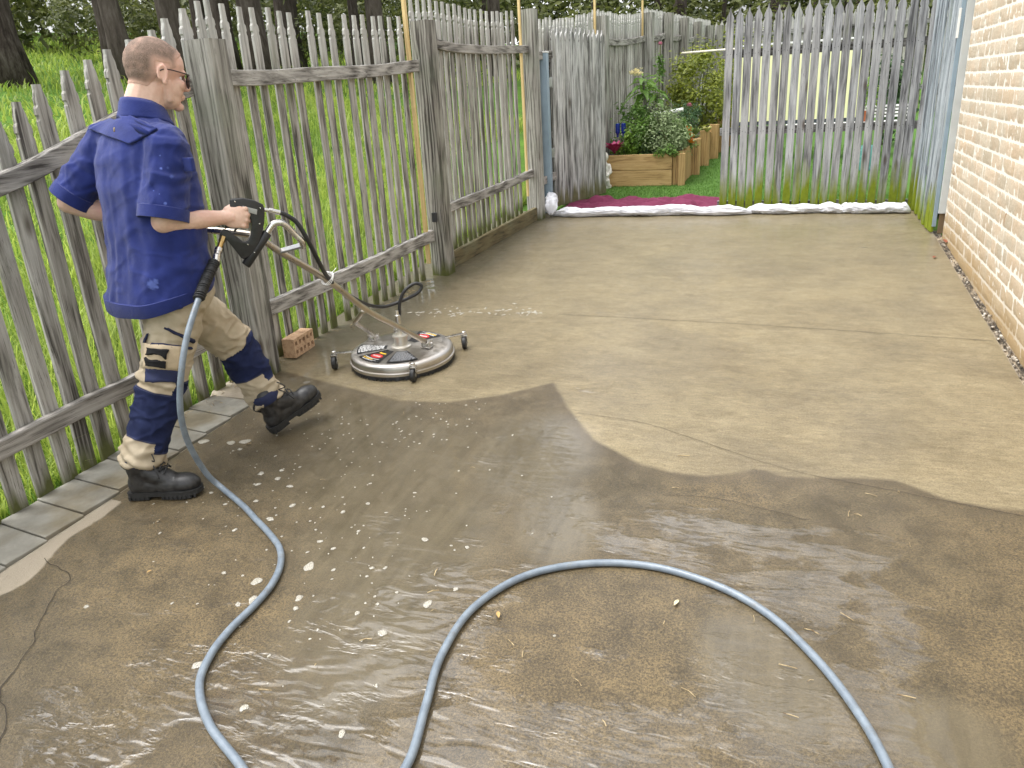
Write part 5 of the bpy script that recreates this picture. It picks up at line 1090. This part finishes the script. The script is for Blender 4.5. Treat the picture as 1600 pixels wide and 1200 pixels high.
def shirtfold(p, n):
    q = p - Vector((-2.335, 2.36, 1.15)); r = q.dot(Rr); h = q.dot(Ht); z = q.z
    arm = max((p - rsh.lerp(relb, .5)).length < .19 and r > .17, (p - lsh.lerp(lelb, .5)).length < .2 and r < -.19)
    d = 0
    if n.dot(Ht) < .5 and not arm:   # long falls from the yoke pleats
        fall = math.exp(-((z - .02) / .26) ** 2); w = mnoise.noise(Vector((0, 0, z * 4))) * .035
        for c0, s, a in ((-.150, .020, .0025), (-.085, .020, .004), (-.035, .012, .003), (.04, .026, .005), (.105, .018, .003)): d += a * fall * math.exp(-((r + w - c0 + .03 * z) / s) ** 2)
    lowz = max(0, min(1, (.05 - z) / .2))
    d += lowz * .006 * mnoise.noise(Vector((r * 5 + h * 3, h * 5, z * 15 + r * 9)))
    d += .006 * mnoise.noise(p * 11) + .0035 * mnoise.noise(Vector((p.x * 34, p.y * 34, p.z * 13)))
    ridge = max(0, 1 - abs(mnoise.noise(Vector((r * 4 + z * 3, h * 4, z * 11 - r * 5)))) * 5); ridge2 = max(0, 1 - abs(mnoise.noise(Vector((r * 6 - z * 7, h * 6 + 4, z * 10 + r * 7)))) * 6)
    d += (.0042 * ridge + .003 * ridge2) * (.45 + .5 * lowz + .6 * arm)
    if arm: d += .004 * mnoise.noise(Vector((p.x * 18, p.y * 18, p.z * 26 + p.x * 20))) + .004 * math.sin(p.z * 95 + 8 * mnoise.noise(p * 9)) * max(0, 1 - abs(p.z - 1.36) / .12)
    d += .003 * math.sin((z * 60) + 10 * r + 5 * mnoise.noise(p * 8)) * math.exp(-((r - .2) / .05) ** 2) * lowz
    return d
wrinkle(sm_, shirtfold); sm_.update()
CAMP = Vector((0, 0, 1.55))
def pray(px, py): return Vector([sum(_R[i][j] * q for j, q in enumerate((px - 800, py - 600, 1200))) for i in range(3)]).normalized()
def bvh(me): return BVHTree.FromPolygons([v.co for v in me.vertices], [tuple(p.vertices) for p in me.polygons])
bs = bvh(sm_)
cl = Mat('royal_blue_cotton', .85, spec=.2); p = cl.pos(); f = cl.noise(p, 14, 5); wv = cl.n('TexWave', {'Vector': p, 'Scale': 330, 'Distortion': 1.5}, bands_direction='DIAGONAL').outputs['Fac']
c = cl.mix(cl.rng(f, .3, .7), (.0125, .022, .125), (.020, .034, .185)); 
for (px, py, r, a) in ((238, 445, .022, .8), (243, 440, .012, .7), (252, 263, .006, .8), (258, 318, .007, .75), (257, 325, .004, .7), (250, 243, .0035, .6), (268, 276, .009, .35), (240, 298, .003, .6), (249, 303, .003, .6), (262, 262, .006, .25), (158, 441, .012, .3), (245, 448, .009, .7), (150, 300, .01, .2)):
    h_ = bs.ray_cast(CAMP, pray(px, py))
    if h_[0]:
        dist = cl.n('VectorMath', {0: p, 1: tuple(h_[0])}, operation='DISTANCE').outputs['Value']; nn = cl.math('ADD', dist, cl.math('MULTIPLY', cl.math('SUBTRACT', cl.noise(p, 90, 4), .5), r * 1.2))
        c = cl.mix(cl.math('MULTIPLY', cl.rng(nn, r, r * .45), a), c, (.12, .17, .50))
cl.set('Base Color', c); cl.set('Normal', cl.bump(cl.math('ADD', cl.math('MULTIPLY', wv, .25), cl.noise(p, 55, 5, .65)), .5, .006)); cl.set('Sheen Weight', .15)
sm_.materials.append(cl.m); sh_o = link('shirt', sm_, person)
def patch(name, quad, bv, off, mat, parent, nu=14, nv=10, thick=.002, loc=None):
    """a panel of cloth laid on the garment between four corner sight points"""
    a, b_, c, d = [Vector((x, y)) for x, y in quad]; G0 = []; last = None
    for i in range(nu + 1):
        row = []
        for j in range(nv + 1):
            u, v = i / nu, j / nv; q = (a * (1 - u) + b_ * u) * (1 - v) + (d * (1 - u) + c * u) * v; hit, nrm, _, _ = bv.ray_cast(CAMP, pray(q.x, q.y))
            if hit is None: hit, nrm = last if last else (None, None)
            if hit is None: return None
            last = (hit, nrm); row.append(hit + nrm * off)
        G0.append(row)
    for it in range(2):
        G1 = [[G0[i][j].copy() for j in range(nv + 1)] for i in range(nu + 1)]
        for i in range(1, nu):
            for j in range(1, nv): G0[i][j] = (G1[i][j] * 2 + G1[i - 1][j] + G1[i + 1][j] + G1[i][j - 1] + G1[i][j + 1]) / 6
    b = MB(); W_ = nv + 1; vs = [p for r in G0 for p in r]; b.add(vs, [(i * W_ + j, (i + 1) * W_ + j, (i + 1) * W_ + j + 1, i * W_ + j + 1) for i in range(nu) for j in range(nv)])
    o = b.build(name, mat, parent, smooth=True); md = o.modifiers.new('thick', 'SOLIDIFY'); md.thickness = thick + off * .8; md.offset = 0; return o
# yoke flaps, collar, loop, hems, pocket
yk = patch('yoke_flap', [(141, 203), (196, 178), (248, 203), (205, 227)], bs, .007, cl.m, sh_o, 24, 16, .002)
cc = Vector((-2.330, 2.402, 1.560))
def cring(rad, dz, up=0): return [cc + (Ht * math.sin(t) + Rr * math.cos(t)) * (rad + up * math.sin(t)) + Vector((0, 0, dz + .022 * -math.sin(t) - .010 * max(0, math.sin(t)) ** 2)) for t in np.linspace(-math.pi * 1.42, math.pi * .42, 41)]
b = MB(); b.rings([cring(.070, -.02), cring(.0685, .02), cring(.0672, .040), cring(.0715, .044), cring(.080, .030), cring(.088, .002), cring(.096, -.016), cring(.098, -.024), cring(.09, -.026)], closed=False, cap=False); b.build('collar', cl.m, sh_o, smooth=True)
b = MB(); h0 = bs.ray_cast(CAMP, pray(182, 172))[0] or bs.find_nearest(Vector((-2.36, 2.30, 1.50)))[0]; b.tube([h0 + Vector((.0, -.006, .012)), h0 + Vector((.006, -.014, 0)), h0 + Vector((.002, -.006, -.014))], .0035, 8); b.build('hanging_loop', simple('black_gold_loop', (.14, .1, .03), .6, var=.8, nscale=120), sh_o, smooth=True)
for sh, el, r1 in ((rsh, relb, .084), (lsh, lelb, .074)):
    u = (el - sh).normalized(); w1 = u.orthogonal().normalized(); w2 = u.cross(w1); b = MB(); rg = []
    for t, rr3 in ((.80, r1 - .004), (.815, r1 + .0055), (.965, r1 + .0065), (.972, r1 + .004), (.965, r1), (.90, r1 - .012)):
        c0 = sh + (el - sh) * t; rg.append([c0 + (w1 * math.cos(a) + w2 * math.sin(a)) * (rr3 + .0025 * mnoise.noise(Vector((math.cos(a) * 2, math.sin(a) * 2, r1 * 90)))) for a in [2 * math.pi * k / 40 for k in range(40)]])
    b.rings(rg, cap=False); b.build('sleeve_hem', cl.m, sh_o, smooth=50)
b = MB(); b.rings([er((-2.350, 2.312, z_), a_, d_, tl, 60) for z_, a_, d_, tl in ((.928, .216, .178, .030), (.926, .2225, .1845, .030), (.892, .2215, .1835, .045), (.889, .2195, .1815, .046), (.892, .215, .177, .045), (.914, .203, .167, .035))], cap=False); hb = b.build('bottom_hem', cl.m, sh_o, smooth=50)
for v in hb.data.vertices: v.co += Vector((v.co.x + 2.350, v.co.y - 2.312, 0)).normalized() * (.006 * mnoise.noise(v.co * 14)) + Vector((0, 0, .006 * mnoise.noise(v.co * 9)))
pk = bs.ray_cast(CAMP, pray(286, 258))[0]
if pk: b = MB(); b.cbox(pk + Vector((.012, .012, 0)), (.05, .02, .05), .006); b.build('chest_pocket_flap', cl.m, sh_o)

# ---- trousers
def legring(c, ax, r0, r1, ang=0, n=22):
    u = (Vector((0, 1, 0)) - ax * ax.y).normalized(); w = ax.cross(u); return [c + u * r0 * math.cos(a) + w * r1 * math.sin(a) for a in [2 * math.pi * k / n for k in range(n)]]
def trousers():
    b = MB(); b.ell((-2.325, 2.345, .90), (.165, .138, .12)); b.ell((-2.31, 2.31, .86), (.13, .125, .11))
    for h_, k, a, seat in ((rhip, rknee, rank, 1), (lhip, lknee, lank, 0)):
        hem = a + (k - a).normalized() * .042
        pts = [(h_.lerp(k, .0), .105), (h_.lerp(k, .3), .106), (h_.lerp(k, .65), .098), (h_.lerp(k, .92), .092), (k.lerp(hem, .12), .090), (k.lerp(hem, .4), .086), (k.lerp(hem, .7), .084), (k.lerp(hem, .92), .086), (hem, .085)]
        rg = []
        for i, (c0, r) in enumerate(pts): ax = (pts[min(i + 1, 8)][0] - pts[max(i - 1, 0)][0]).normalized(); rg.append(legring(c0, ax, r, r))
        b.rings(rg); b.ell(k, (.09, .09, .09)); b.ell(h_ + Vector((0, 0, -.03)), (.105, .112, .11))
    return remesh(b, .0062, 5, 'trousers')
tm = trousers()
def segd(p, a, c):
    e = c - a; t = max(-.1, min(1.1, (p - a).dot(e) / e.dot(e))); return (p - a - e * t).length, t
def legco(p):
    best = None
    for nm, h_, k, a in (('r', rhip, rknee, rank), ('l', lhip, lknee, lank)):
        d1, t1 = segd(p, h_, k); d2, t2 = segd(p, k, a); d, t = (d1, t1 * .5) if d1 < d2 else (d2, .5 + t2 * .5)
        if best is None or d < best[0]: best = (d, nm, t)
    return best
tv = list(tm.vertices); tn = [Vector(q.vector) for q in tm.vertex_normals]
att = np.zeros(len(tv)); cuff = np.zeros(len(tv))
fwd = hat(.6, .8, 0)
for i, v in enumerate(tv):
    d, nm, t = legco(v.co); n = tn[i]; p = v.co
    fr_ = n.dot(fwd); 
    lo, hi = (.535, .80) if nm == 'r' else (.45, .73)
    lo += (-.075 if fr_ > .30 else 0) if nm == 'r' else (.05 * (1 - fr_)); hi += (.055 if fr_ > .15 else 0) if nm == 'r' else (.06 if fr_ > .35 else 0)
    att[i] = min(t - lo, hi - t) * .8; cuff[i] = t - .975
    # gathers above the boots, creases behind the knee and at the hip
    w = .004 * mnoise.noise(p * 13) + .0035 * mnoise.noise(Vector((p.x * 30, p.y * 30, p.z * 22)))
    w += .011 * max(0, (t - .78) / .22) * math.sin(t * 95 + 7 * mnoise.noise(p * 7)) * .8
    w += .009 * math.exp(-((t - .5) / .07) ** 2) * math.sin(t * 80 + 9 * mnoise.noise(p * 6)) * (.6 - .4 * fr_)
    w += .007 * math.exp(-((t - .06) / .1) ** 2) * math.sin(p.z * 55 + 30 * p.x + 6 * mnoise.noise(p * 7))
    w += .005 * mnoise.noise(Vector((p.x * 9, p.y * 9, p.z * 24 + p.x * 14)))
    q = p * 1.0; rd1 = max(0, 1 - abs(mnoise.noise(Vector((q.x * 7 + q.z * 4, q.y * 7, q.z * 15 - q.x * 6)))) * 5); rd2 = max(0, 1 - abs(mnoise.noise(Vector((q.x * 9 - q.z * 9, q.y * 9 + 5, q.z * 11 + q.x * 8)))) * 6)
    w += .006 * rd1 + .0045 * rd2 - .003
    v.co += n * w
tm.update(); bt = bvh(tm)
for an, arr in (('band', att), ('cuff', cuff)): a = tm.attributes.new(an, 'FLOAT', 'POINT'); a.data.foreach_set('value', arr.astype(np.float32))
def trouser_mat():
    m = Mat('beige_and_navy_drill', .85, spec=.2); p = m.pos(); f = m.noise(p, 16, 5); wv = m.n('TexWave', {'Vector': p, 'Scale': 300, 'Distortion': 1}, bands_direction='DIAGONAL').outputs['Fac']
    c = m.mix(m.rng(f, .3, .7), (.41, .345, .245), (.52, .445, .33)); c = m.mix(m.rng(m.noise(p, 5, 4), .55, .72, 0, .5), c, (.34, .26, .165))
    nv = m.mix(m.rng(f, .3, .7), (.0105, .0155, .052), (.019, .027, .078)); k = m.rng(m.attr('band'), -.002, .002); st = m.math('MULTIPLY', m.rng(m.attr('band'), .004, .0055), m.rng(m.attr('band'), .008, .0065))
    c = m.mix(k, c, nv); c = m.mix(m.math('MULTIPLY', st, .5), c, (.1, .11, .17)); wetm = m.math('MULTIPLY', m.rng(m.math('ADD', m.sep(p)[2], m.math('MULTIPLY', m.noise(p, 12, 4), .2)), .46, .30), .45); c = m.mix(wetm, c, m.mix(1., c, (.55, .5, .45), 'MULTIPLY')); m.set('Base Color', c); m.set('Normal', m.bump(m.math('ADD', m.math('MULTIPLY', wv, .2), m.noise(p, 50, 5, .65)), .45, .006)); return m.m
tm.materials.append(trouser_mat()); tr_o = link('trousers', tm, person)
NAVY = simple('navy_drill', (.013, .019, .062), .85, 0, .25, 30, .3); VEL = simple('black_velcro', (.006, .006, .007), .95, 0, .3, 90, .4); BEI = simple('beige_drill', (.51, .41, .28), .85, 0, .1, 30, .3)
for nm, q, mt in (('pocket_flap', [(219, 498), (261, 500), (259, 516), (221, 518)], NAVY), ('cargo_pocket', [(229, 536), (283, 541), (279, 578), (226, 575)], BEI), ('cargo_trim', [(229, 574), (280, 579), (276, 598), (229, 597)], NAVY), ('velcro_tab', [(234, 543), (262, 546), (261, 557), (233, 554)], VEL), ('velcro_tab', [(231, 559), (260, 562), (259, 574), (230, 571)], VEL),
                  ('pocket_piping', [(257, 513), (262, 514), (303, 531), (301, 535)], NAVY), ('pocket_piping', [(238, 535), (298, 542), (298, 546), (238, 539)], NAVY), ('side_seam', [(232, 520), (234, 520), (229, 536), (227, 536)], NAVY), ('belt', [(272, 466), (304, 454), (304, 461), (275, 474)], NAVY)):
    patch(nm, q, bt, .007 if nm != 'velcro_tab' else .012, mt, tr_o, 10, 6, .002)

# ---- boots
LE = Mat('black_leather', .42, (.014, .014, .015), .5); p = LE.obj(); f = LE.noise(p, 45, 5); LE.set('Base Color', LE.mix(LE.rng(f, .35, .75), (.010, .010, .011), (.04, .039, .038))); LE.set('Normal', LE.bump(LE.noise(p, 160, 3), .35, .002)); LE.set('Roughness', LE.rng(f, .3, .7, .32, .55))
SO = simple('boot_sole_rubber', (.016, .016, .016), .65, 0, .3, 40, .4)
def boot(d, label):
    o, f_, r_b, u = d['o'], d['f'], d['r'], d['u']; bp = lambda a, c, e: o + f_ * a + r_b * c + u * e; M = Matrix((f_, r_b, u)).transposed(); b = MB()
    b.ell(bp(.225, 0, .052), (.072, .047, .043), M); b.ell(bp(.17, 0, .052), (.08, .045, .048), M); b.ell(bp(.10, 0, .055), (.09, .041, .05), M); b.ell(bp(.05, 0, .06), (.048, .042, .055), M)
    cap(b, bp(.185, 0, .062), bp(.085, 0, .118), .038, .046); cap(b, bp(.062, 0, .07), bp(.06, 0, .145), .045, .05); cap(b, bp(.066, 0, .15), bp(.064, 0, .175), .054, .053)
    me = remesh(b, .005, 4, 'boot'); me.materials.append(LE.m); bo = link('boot', me, person); 
    prof = [(0.0, .022), (.012, .033), (.04, .038), (.09, .036), (.14, .039), (.19, .047), (.23, .049), (.265, .042), (.288, .028), (.298, .010)]
    b = MB()
    def sole(z0, z1, grow, x0=0, x1=9):
        rg = []
        for x, w in prof:
            if not x0 <= x <= x1: continue
            w2 = w + grow; rg.append([bp(x * (1 + grow * 2) - grow * .5, sx * w2, z) for sx, z in ((-1, z0), (1, z0), (1, z1), (-1, z1))])
        b.rings(rg)
    sole(.014, .034, .001); sole(0, .0145, -.002, 0, .095); sole(0, .0145, -.002, .135, .28)
    for k in range(8):
        x = .15 + .018 * k; w = float(np.interp(x, [q[0] for q in prof], [q[1] for q in prof]))
        for s in (-1, 1): b.cbox(bp(x, s * (w - .002), .010), (.010, .008, .018), .002, M)
    for k in range(5):
        for s in (-1, 1): b.cbox(bp(.012 + .018 * k, s * .034, .010), (.010, .008, .018), .002, M)
    b.build('sole', SO, bo)
    b = MB()
    for k in range(5):
        t = k / 4; x = .172 - .070 * t; z = .122 + .058 * t; b.tube([bp(x, -.034, z - .012), bp(x + .006, -.012, z + .006), bp(x + .006, .012, z + .006), bp(x, .034, z - .012)], .0028, 6)
        b.tube([bp(x, -.03, z - .008), bp(x - .004, .0, z + .011), bp(x - .016, .03, z + .002)], .0028, 6)
    for s in (-1, 1): b.tube(catmull([bp(.112, 0, .178), bp(.135, s * .022, .208), bp(.155, s * .045, .175), bp(.125, s * .02, .172), bp(.112, 0, .178)], 5), .0026, 6); b.tube(catmull([bp(.112, 0, .178), bp(.14, s * .035, .155), bp(.16, s * .052, .10)], 4), .0026, 6)
    b.build('laces', MT['rubber'], bo, smooth=True)
    b = MB(); b.tube(catmull([bp(.014, 0, .12), bp(-.008, 0, .148), bp(.006, 0, .17), bp(.02, 0, .155)], 4), .005, 6); b.build('pull_tab', MT['rubber'], bo, smooth=True)
    b = MB(); b.rings([[bp(.068, 0, 0) + u * z + (f_ * math.cos(a) * 1.05 + r_b * math.sin(a)) * rr2 for a in [2 * math.pi * k / 20 for k in range(20)]] for z, rr2 in ((.150, .054), (.155, .0575), (.180, .059), (.196, .052), (.205, .03))], cap=False); b.build('trouser_cuff', NAVY, tr_o, smooth=True)
boot(rb, ''); boot(lb_, '')
# ================================================================== SMALL THINGS
def cloth_roll(name, label, pts, rad, mat, seed, flat=.75, cat='cloth', group=None):
    """a rolled wet towel: lumpy tube with folds along it"""
    P = catmull(pts, 14); n = 40; rings = []
    for i, q in enumerate(P):
        t = (P[min(i + 1, len(P) - 1)] - P[max(i - 1, 0)]); t.z = 0; t.normalize(); s = Vector((-t.y, t.x, 0)); k = i / (len(P) - 1); R0 = rad * (.9 + .25 * mnoise.noise(Vector((k * 7, seed, 0)))) * min(1, .35 + 6 * min(k, 1 - k)); r = []
        for j in range(n):
            a = 2 * math.pi * j / n; ca, sa = math.cos(a), math.sin(a)
            fold = .16 * mnoise.noise(Vector((ca * 1.8 + seed, sa * 1.8, k * 9))) + .13 * abs(mnoise.noise(Vector((ca * 3.5 + k * 12, sa * 3.5 + seed, k * 22)))) * 1.4 - .08 + .07 * mnoise.noise(Vector((ca * 8, sa * 8 + seed, k * 55))) - .16 * max(0, 1 - abs(mnoise.noise(Vector((ca * 2.2 + seed * 3, sa * 2.2, k * 16)))) * 7)
            rr2 = R0 * (1 + fold * 1.5); r.append(Vector((q.x, q.y, 0)) + s * ca * rr2 * 1.15 + Vector((0, 0, max(gz(q.y) + .002, q.z + R0 * flat * .9 + sa * rr2 * flat))))
        rings.append(r)
    b = MB(); b.rings(rings); return tag(b.build(name, mat, smooth=True, loc=P[len(P) // 2]), label, cat, group)
tw = Mat('white_towelling', .95, spec=.1); p = tw.pos(); f = tw.noise(p, 9, 4); tw.set('Base Color', tw.mix(tw.rng(f, .35, .7), (.60, .60, .64), (.80, .81, .86))); tw.set('Normal', tw.bump(tw.noise(p, 160, 4), .5, .004)); tw.set('Sheen Weight', .3)
def gg(x, y, dz=0): return (x, y, gz(y) + dz)
cloth_roll('white_towel', 'long rolled white towel laid along the open gateway', [gg(-2.36, 7.62), gg(-2.1, 7.58), gg(-1.75, 7.62), gg(-1.45, 7.62), gg(-1.1, 7.66), gg(-.75, 7.64), gg(-.42, 7.69)], .072, tw.m, 3, .75, group=None)
cloth_roll('white_towel', 'rolled white towel along the foot of the shut gate leaf', [gg(-.48, 7.73), gg(-.2, 7.70), gg(.15, 7.74), gg(.4, 7.71)], .066, tw.m, 9, .75)
cloth_roll('white_towel', 'white towel whose folded end touches the board panel', [gg(.33, 7.75), gg(.55, 7.70), gg(.75, 7.72), gg(.93, 7.70)], .066, tw.m, 15, .8)
cloth_roll('white_towel', 'bunched white towel standing in the corner by the timber gate post', [gg(-2.36, 7.54, .02), gg(-2.385, 7.66, .09), gg(-2.43, 7.78, .10)], .062, tw.m, 21, 1.1)
def sheet():
    nx, ny = 120, 34; V_ = []; 
    for i in range(nx + 1):
        for j in range(ny + 1):
            u, v = i / nx, j / ny; x = -2.36 + 1.64 * u; y = 7.66 + .80 * v + .05 * mnoise.noise(Vector((u * 5, 3, 0))) * v - .12 * (1 - u) * 0 + .1 * math.exp(-((u - .75) / .15) ** 2) * v
            e = min(1, 5 * min(u, 1 - u, v, 1 - v) + .12); z = .10 * abs(mnoise.noise(Vector((x * 3.2, y * 9 + x * 1.2, 1)))) ** .7 + .028 * abs(mnoise.noise(Vector((x * 8, y * 17, 4)))) + .008 * mnoise.noise(Vector((x * 22, y * 40, 2))); V_.append((x, y, gz(y) + .006 + max(0, z) * e ))
    b = MB(); b.add(V_, [(i * (ny + 1) + j, (i + 1) * (ny + 1) + j, (i + 1) * (ny + 1) + j + 1, i * (ny + 1) + j + 1) for i in range(nx) for j in range(ny)])
    m = Mat('magenta_fabric', .85, spec=.2); f = m.noise(m.pos(), 12, 4); m.set('Base Color', m.mix(f, (.095, .012, .035), (.19, .04, .085))); m.set('Normal', m.bump(m.noise(m.pos(), 60, 4), .4, .005)); o = b.build('magenta_sheet', m.m, smooth=True, recalc=False, loc=(-1.5, 7.85, gz(7.85))); md = o.modifiers.new('t', 'SOLIDIFY'); md.thickness = .003; tag(o, 'crumpled magenta sheet behind the white towels in the gateway', 'cloth')
sheet()
# foam
def foam():
    rd = random.Random(12); b = MB()
    def blob_(x, y, r, asp=None):
        a0 = rd.uniform(0, 6.28); asp = asp or rd.uniform(1, 1.6); n = 18; ph = [rd.uniform(0, 6.28) for _ in range(4)]; am = [rd.uniform(.03, .17) / (1 + .5 * q_) for q_ in range(4)]
        rings = []
        for sc_, dz in ((1, .0004), (.95, .0016), (.75, .0026), (.35, .0030)):
            R = []
            for k in range(n):
                a = 2 * math.pi * k / n; rr2 = r * sc_ * (1 + sum(am[m_] * math.sin((m_ + 2) * a + ph[m_]) for m_ in range(4))); u = rr2 * math.cos(a) * asp; v = rr2 * math.sin(a)
                X = x + u * math.cos(a0) - v * math.sin(a0); Y = y + u * math.sin(a0) + v * math.cos(a0); R.append(Vector((X, Y, gz(Y) + dz * min(1, r / .012 + .3) - .004 * math.exp(-((X + .9) ** 2 / .6 + (Y - 1.4) ** 2 / .3)))))
            rings.append(R)
        b.rings(rings)
    named = [(361, 692, .020), (383, 690, .024), (375, 702, .012), (403, 757, .012), (408, 740, .015), (434, 748, .014), (453, 760, .012), (457, 790, .012), (422, 811, .014), (440, 735, .011), (400, 783, .012), (483, 885, .020), (401, 908, .021), (397, 938, .020), (467, 934, .014), (372, 944, .010), (500, 846, .010), (521, 857, .010), (536, 800, .011), (521, 890, .008), (462, 950, .010), (575, 787, .009), (602, 887, .008), (664, 843, .013), (730, 855, .009), (581, 887, .008), (668, 943, .015), (712, 920, .010), (558, 957, .009), (597, 988, .015), (590, 943, .008), (310, 1038, .016), (381, 1105, .013), (135, 948, .010), (534, 1145, .011), (588, 1070, .007), (318, 690, .024), (350, 895, .009), (303, 770, .009), (250, 833, .006), (352, 788, .008), (367, 828, .009), (330, 770, .010), (505, 792, .008), (560, 830, .008), (620, 925, .007), (573, 900, .007), (648, 770, .006)]
    def g_at(px, py):
        d = pray(px, py); t = 1.55 / (.05 * d.y - d.z); return d.x * t, d.y * t
    for px, py, r in named: x, y = g_at(px, py); blob_(x, y, r * .82)
    for k in range(210):
        x, y = g_at(min(900, max(240, rd.gauss(500, 130))), min(1100, max(655, rd.gauss(790, 110)))); blob_(x, y, rd.choice([.002, .0026, .0035, .0045]))
    for k in range(70):
        x, y = g_at(rd.uniform(640, 850), rd.gauss(487, 4)); blob_(x, y, rd.choice([.004, .006, .008]), 2.2)
    for k in range(60):
        x, y = g_at(rd.uniform(430, 760), rd.uniform(600, 700)); blob_(x, y, rd.choice([.0025, .004]))
    m = Mat('soap_foam', .35, (.62, .60, .52), .5); p = m.pos(); vo = m.n('TexVoronoi', {'Vector': p, 'Scale': 330}).outputs['Distance']; m.set('Base Color', m.mix(m.rng(vo, .05, .5), (.72, .70, .63), (.42, .39, .32))); m.set('Normal', m.bump(vo, .8, .003)); m.set('Coat Weight', .5); m.set('Alpha', m.rng(vo, .2, .6, 1, .75))
    tag(b.build('foam', m.m, smooth=True), 'scattered flecks of off white soap foam floating on the wet concrete', 'foam', kind='stuff')
foam()
# fallen leaves, twigs, litter
def litter():
    rd = random.Random(4)
    LF = [simple('dry_leaf_tan', (.42, .27, .10), .8), simple('dry_leaf_rust', (.22, .06, .025), .8), simple('dry_leaf_pale', (.6, .5, .3), .8)]
    def g_at(px, py): d = pray(px, py); t = 1.55 / (.05 * d.y - d.z); return d.x * t, d.y * t
    for px, py, L, mi, lb in ((778, 958, .03, 0, 'small tan leaf inside the curve of the hose'), (1478, 380, .11, 1, 'rust red fallen leaf in the gap at the far end of the brick wall'), (1060, 940, .03, 2, 'pale sliver of leaf right of centre inside the hose loop'), (237, 893, .018, 0, 'tiny orange leaf on the concrete below the planted boot'), (1462, 402, .06, 1, 'brown curled leaf just nearer than the rust red leaf by the wall')):
        x, y = g_at(px, py); b = MB(); longleaf(b, (0, 0, .004), (math.cos(px), math.sin(px), .12), L, L * .4, .1); o = b.build('fallen_leaf', LF[mi], recalc=False, smooth=True); o.location = (x, y, gz(y) + .002); tag(o, lb, 'leaf')
    b = MB()
    for k in range(185):
        if k < 150: y = rd.uniform(2.3, 5.2); x = fx(y) + abs(rd.gauss(0, .05)) + .02
        else: x, y = g_at(rd.uniform(250, 1500), rd.uniform(620, 1150))
        a = rd.uniform(0, 6.28); L = rd.uniform(.008, .05); z = gz(y) + (.004 if k >= 150 else .008); b.tube([(x, y, z), (x + math.cos(a) * L / 2, y + math.sin(a) * L / 2, z + .003), (x + math.cos(a + .1) * L, y + math.sin(a + .1) * L, z)], rd.uniform(.0007, .0016), 4)
    m = Mat('straw_litter', .9); m.set('Base Color', m.ramp(m.noise(m.pos(), 40, 2), [(.35, (.12, .075, .035)), (.6, (.46, .36, .2))])); tag(b.build('straw_litter', m.m), 'bits of straw and twig on the concrete and along the fence foot', 'litter', kind='stuff')
litter()
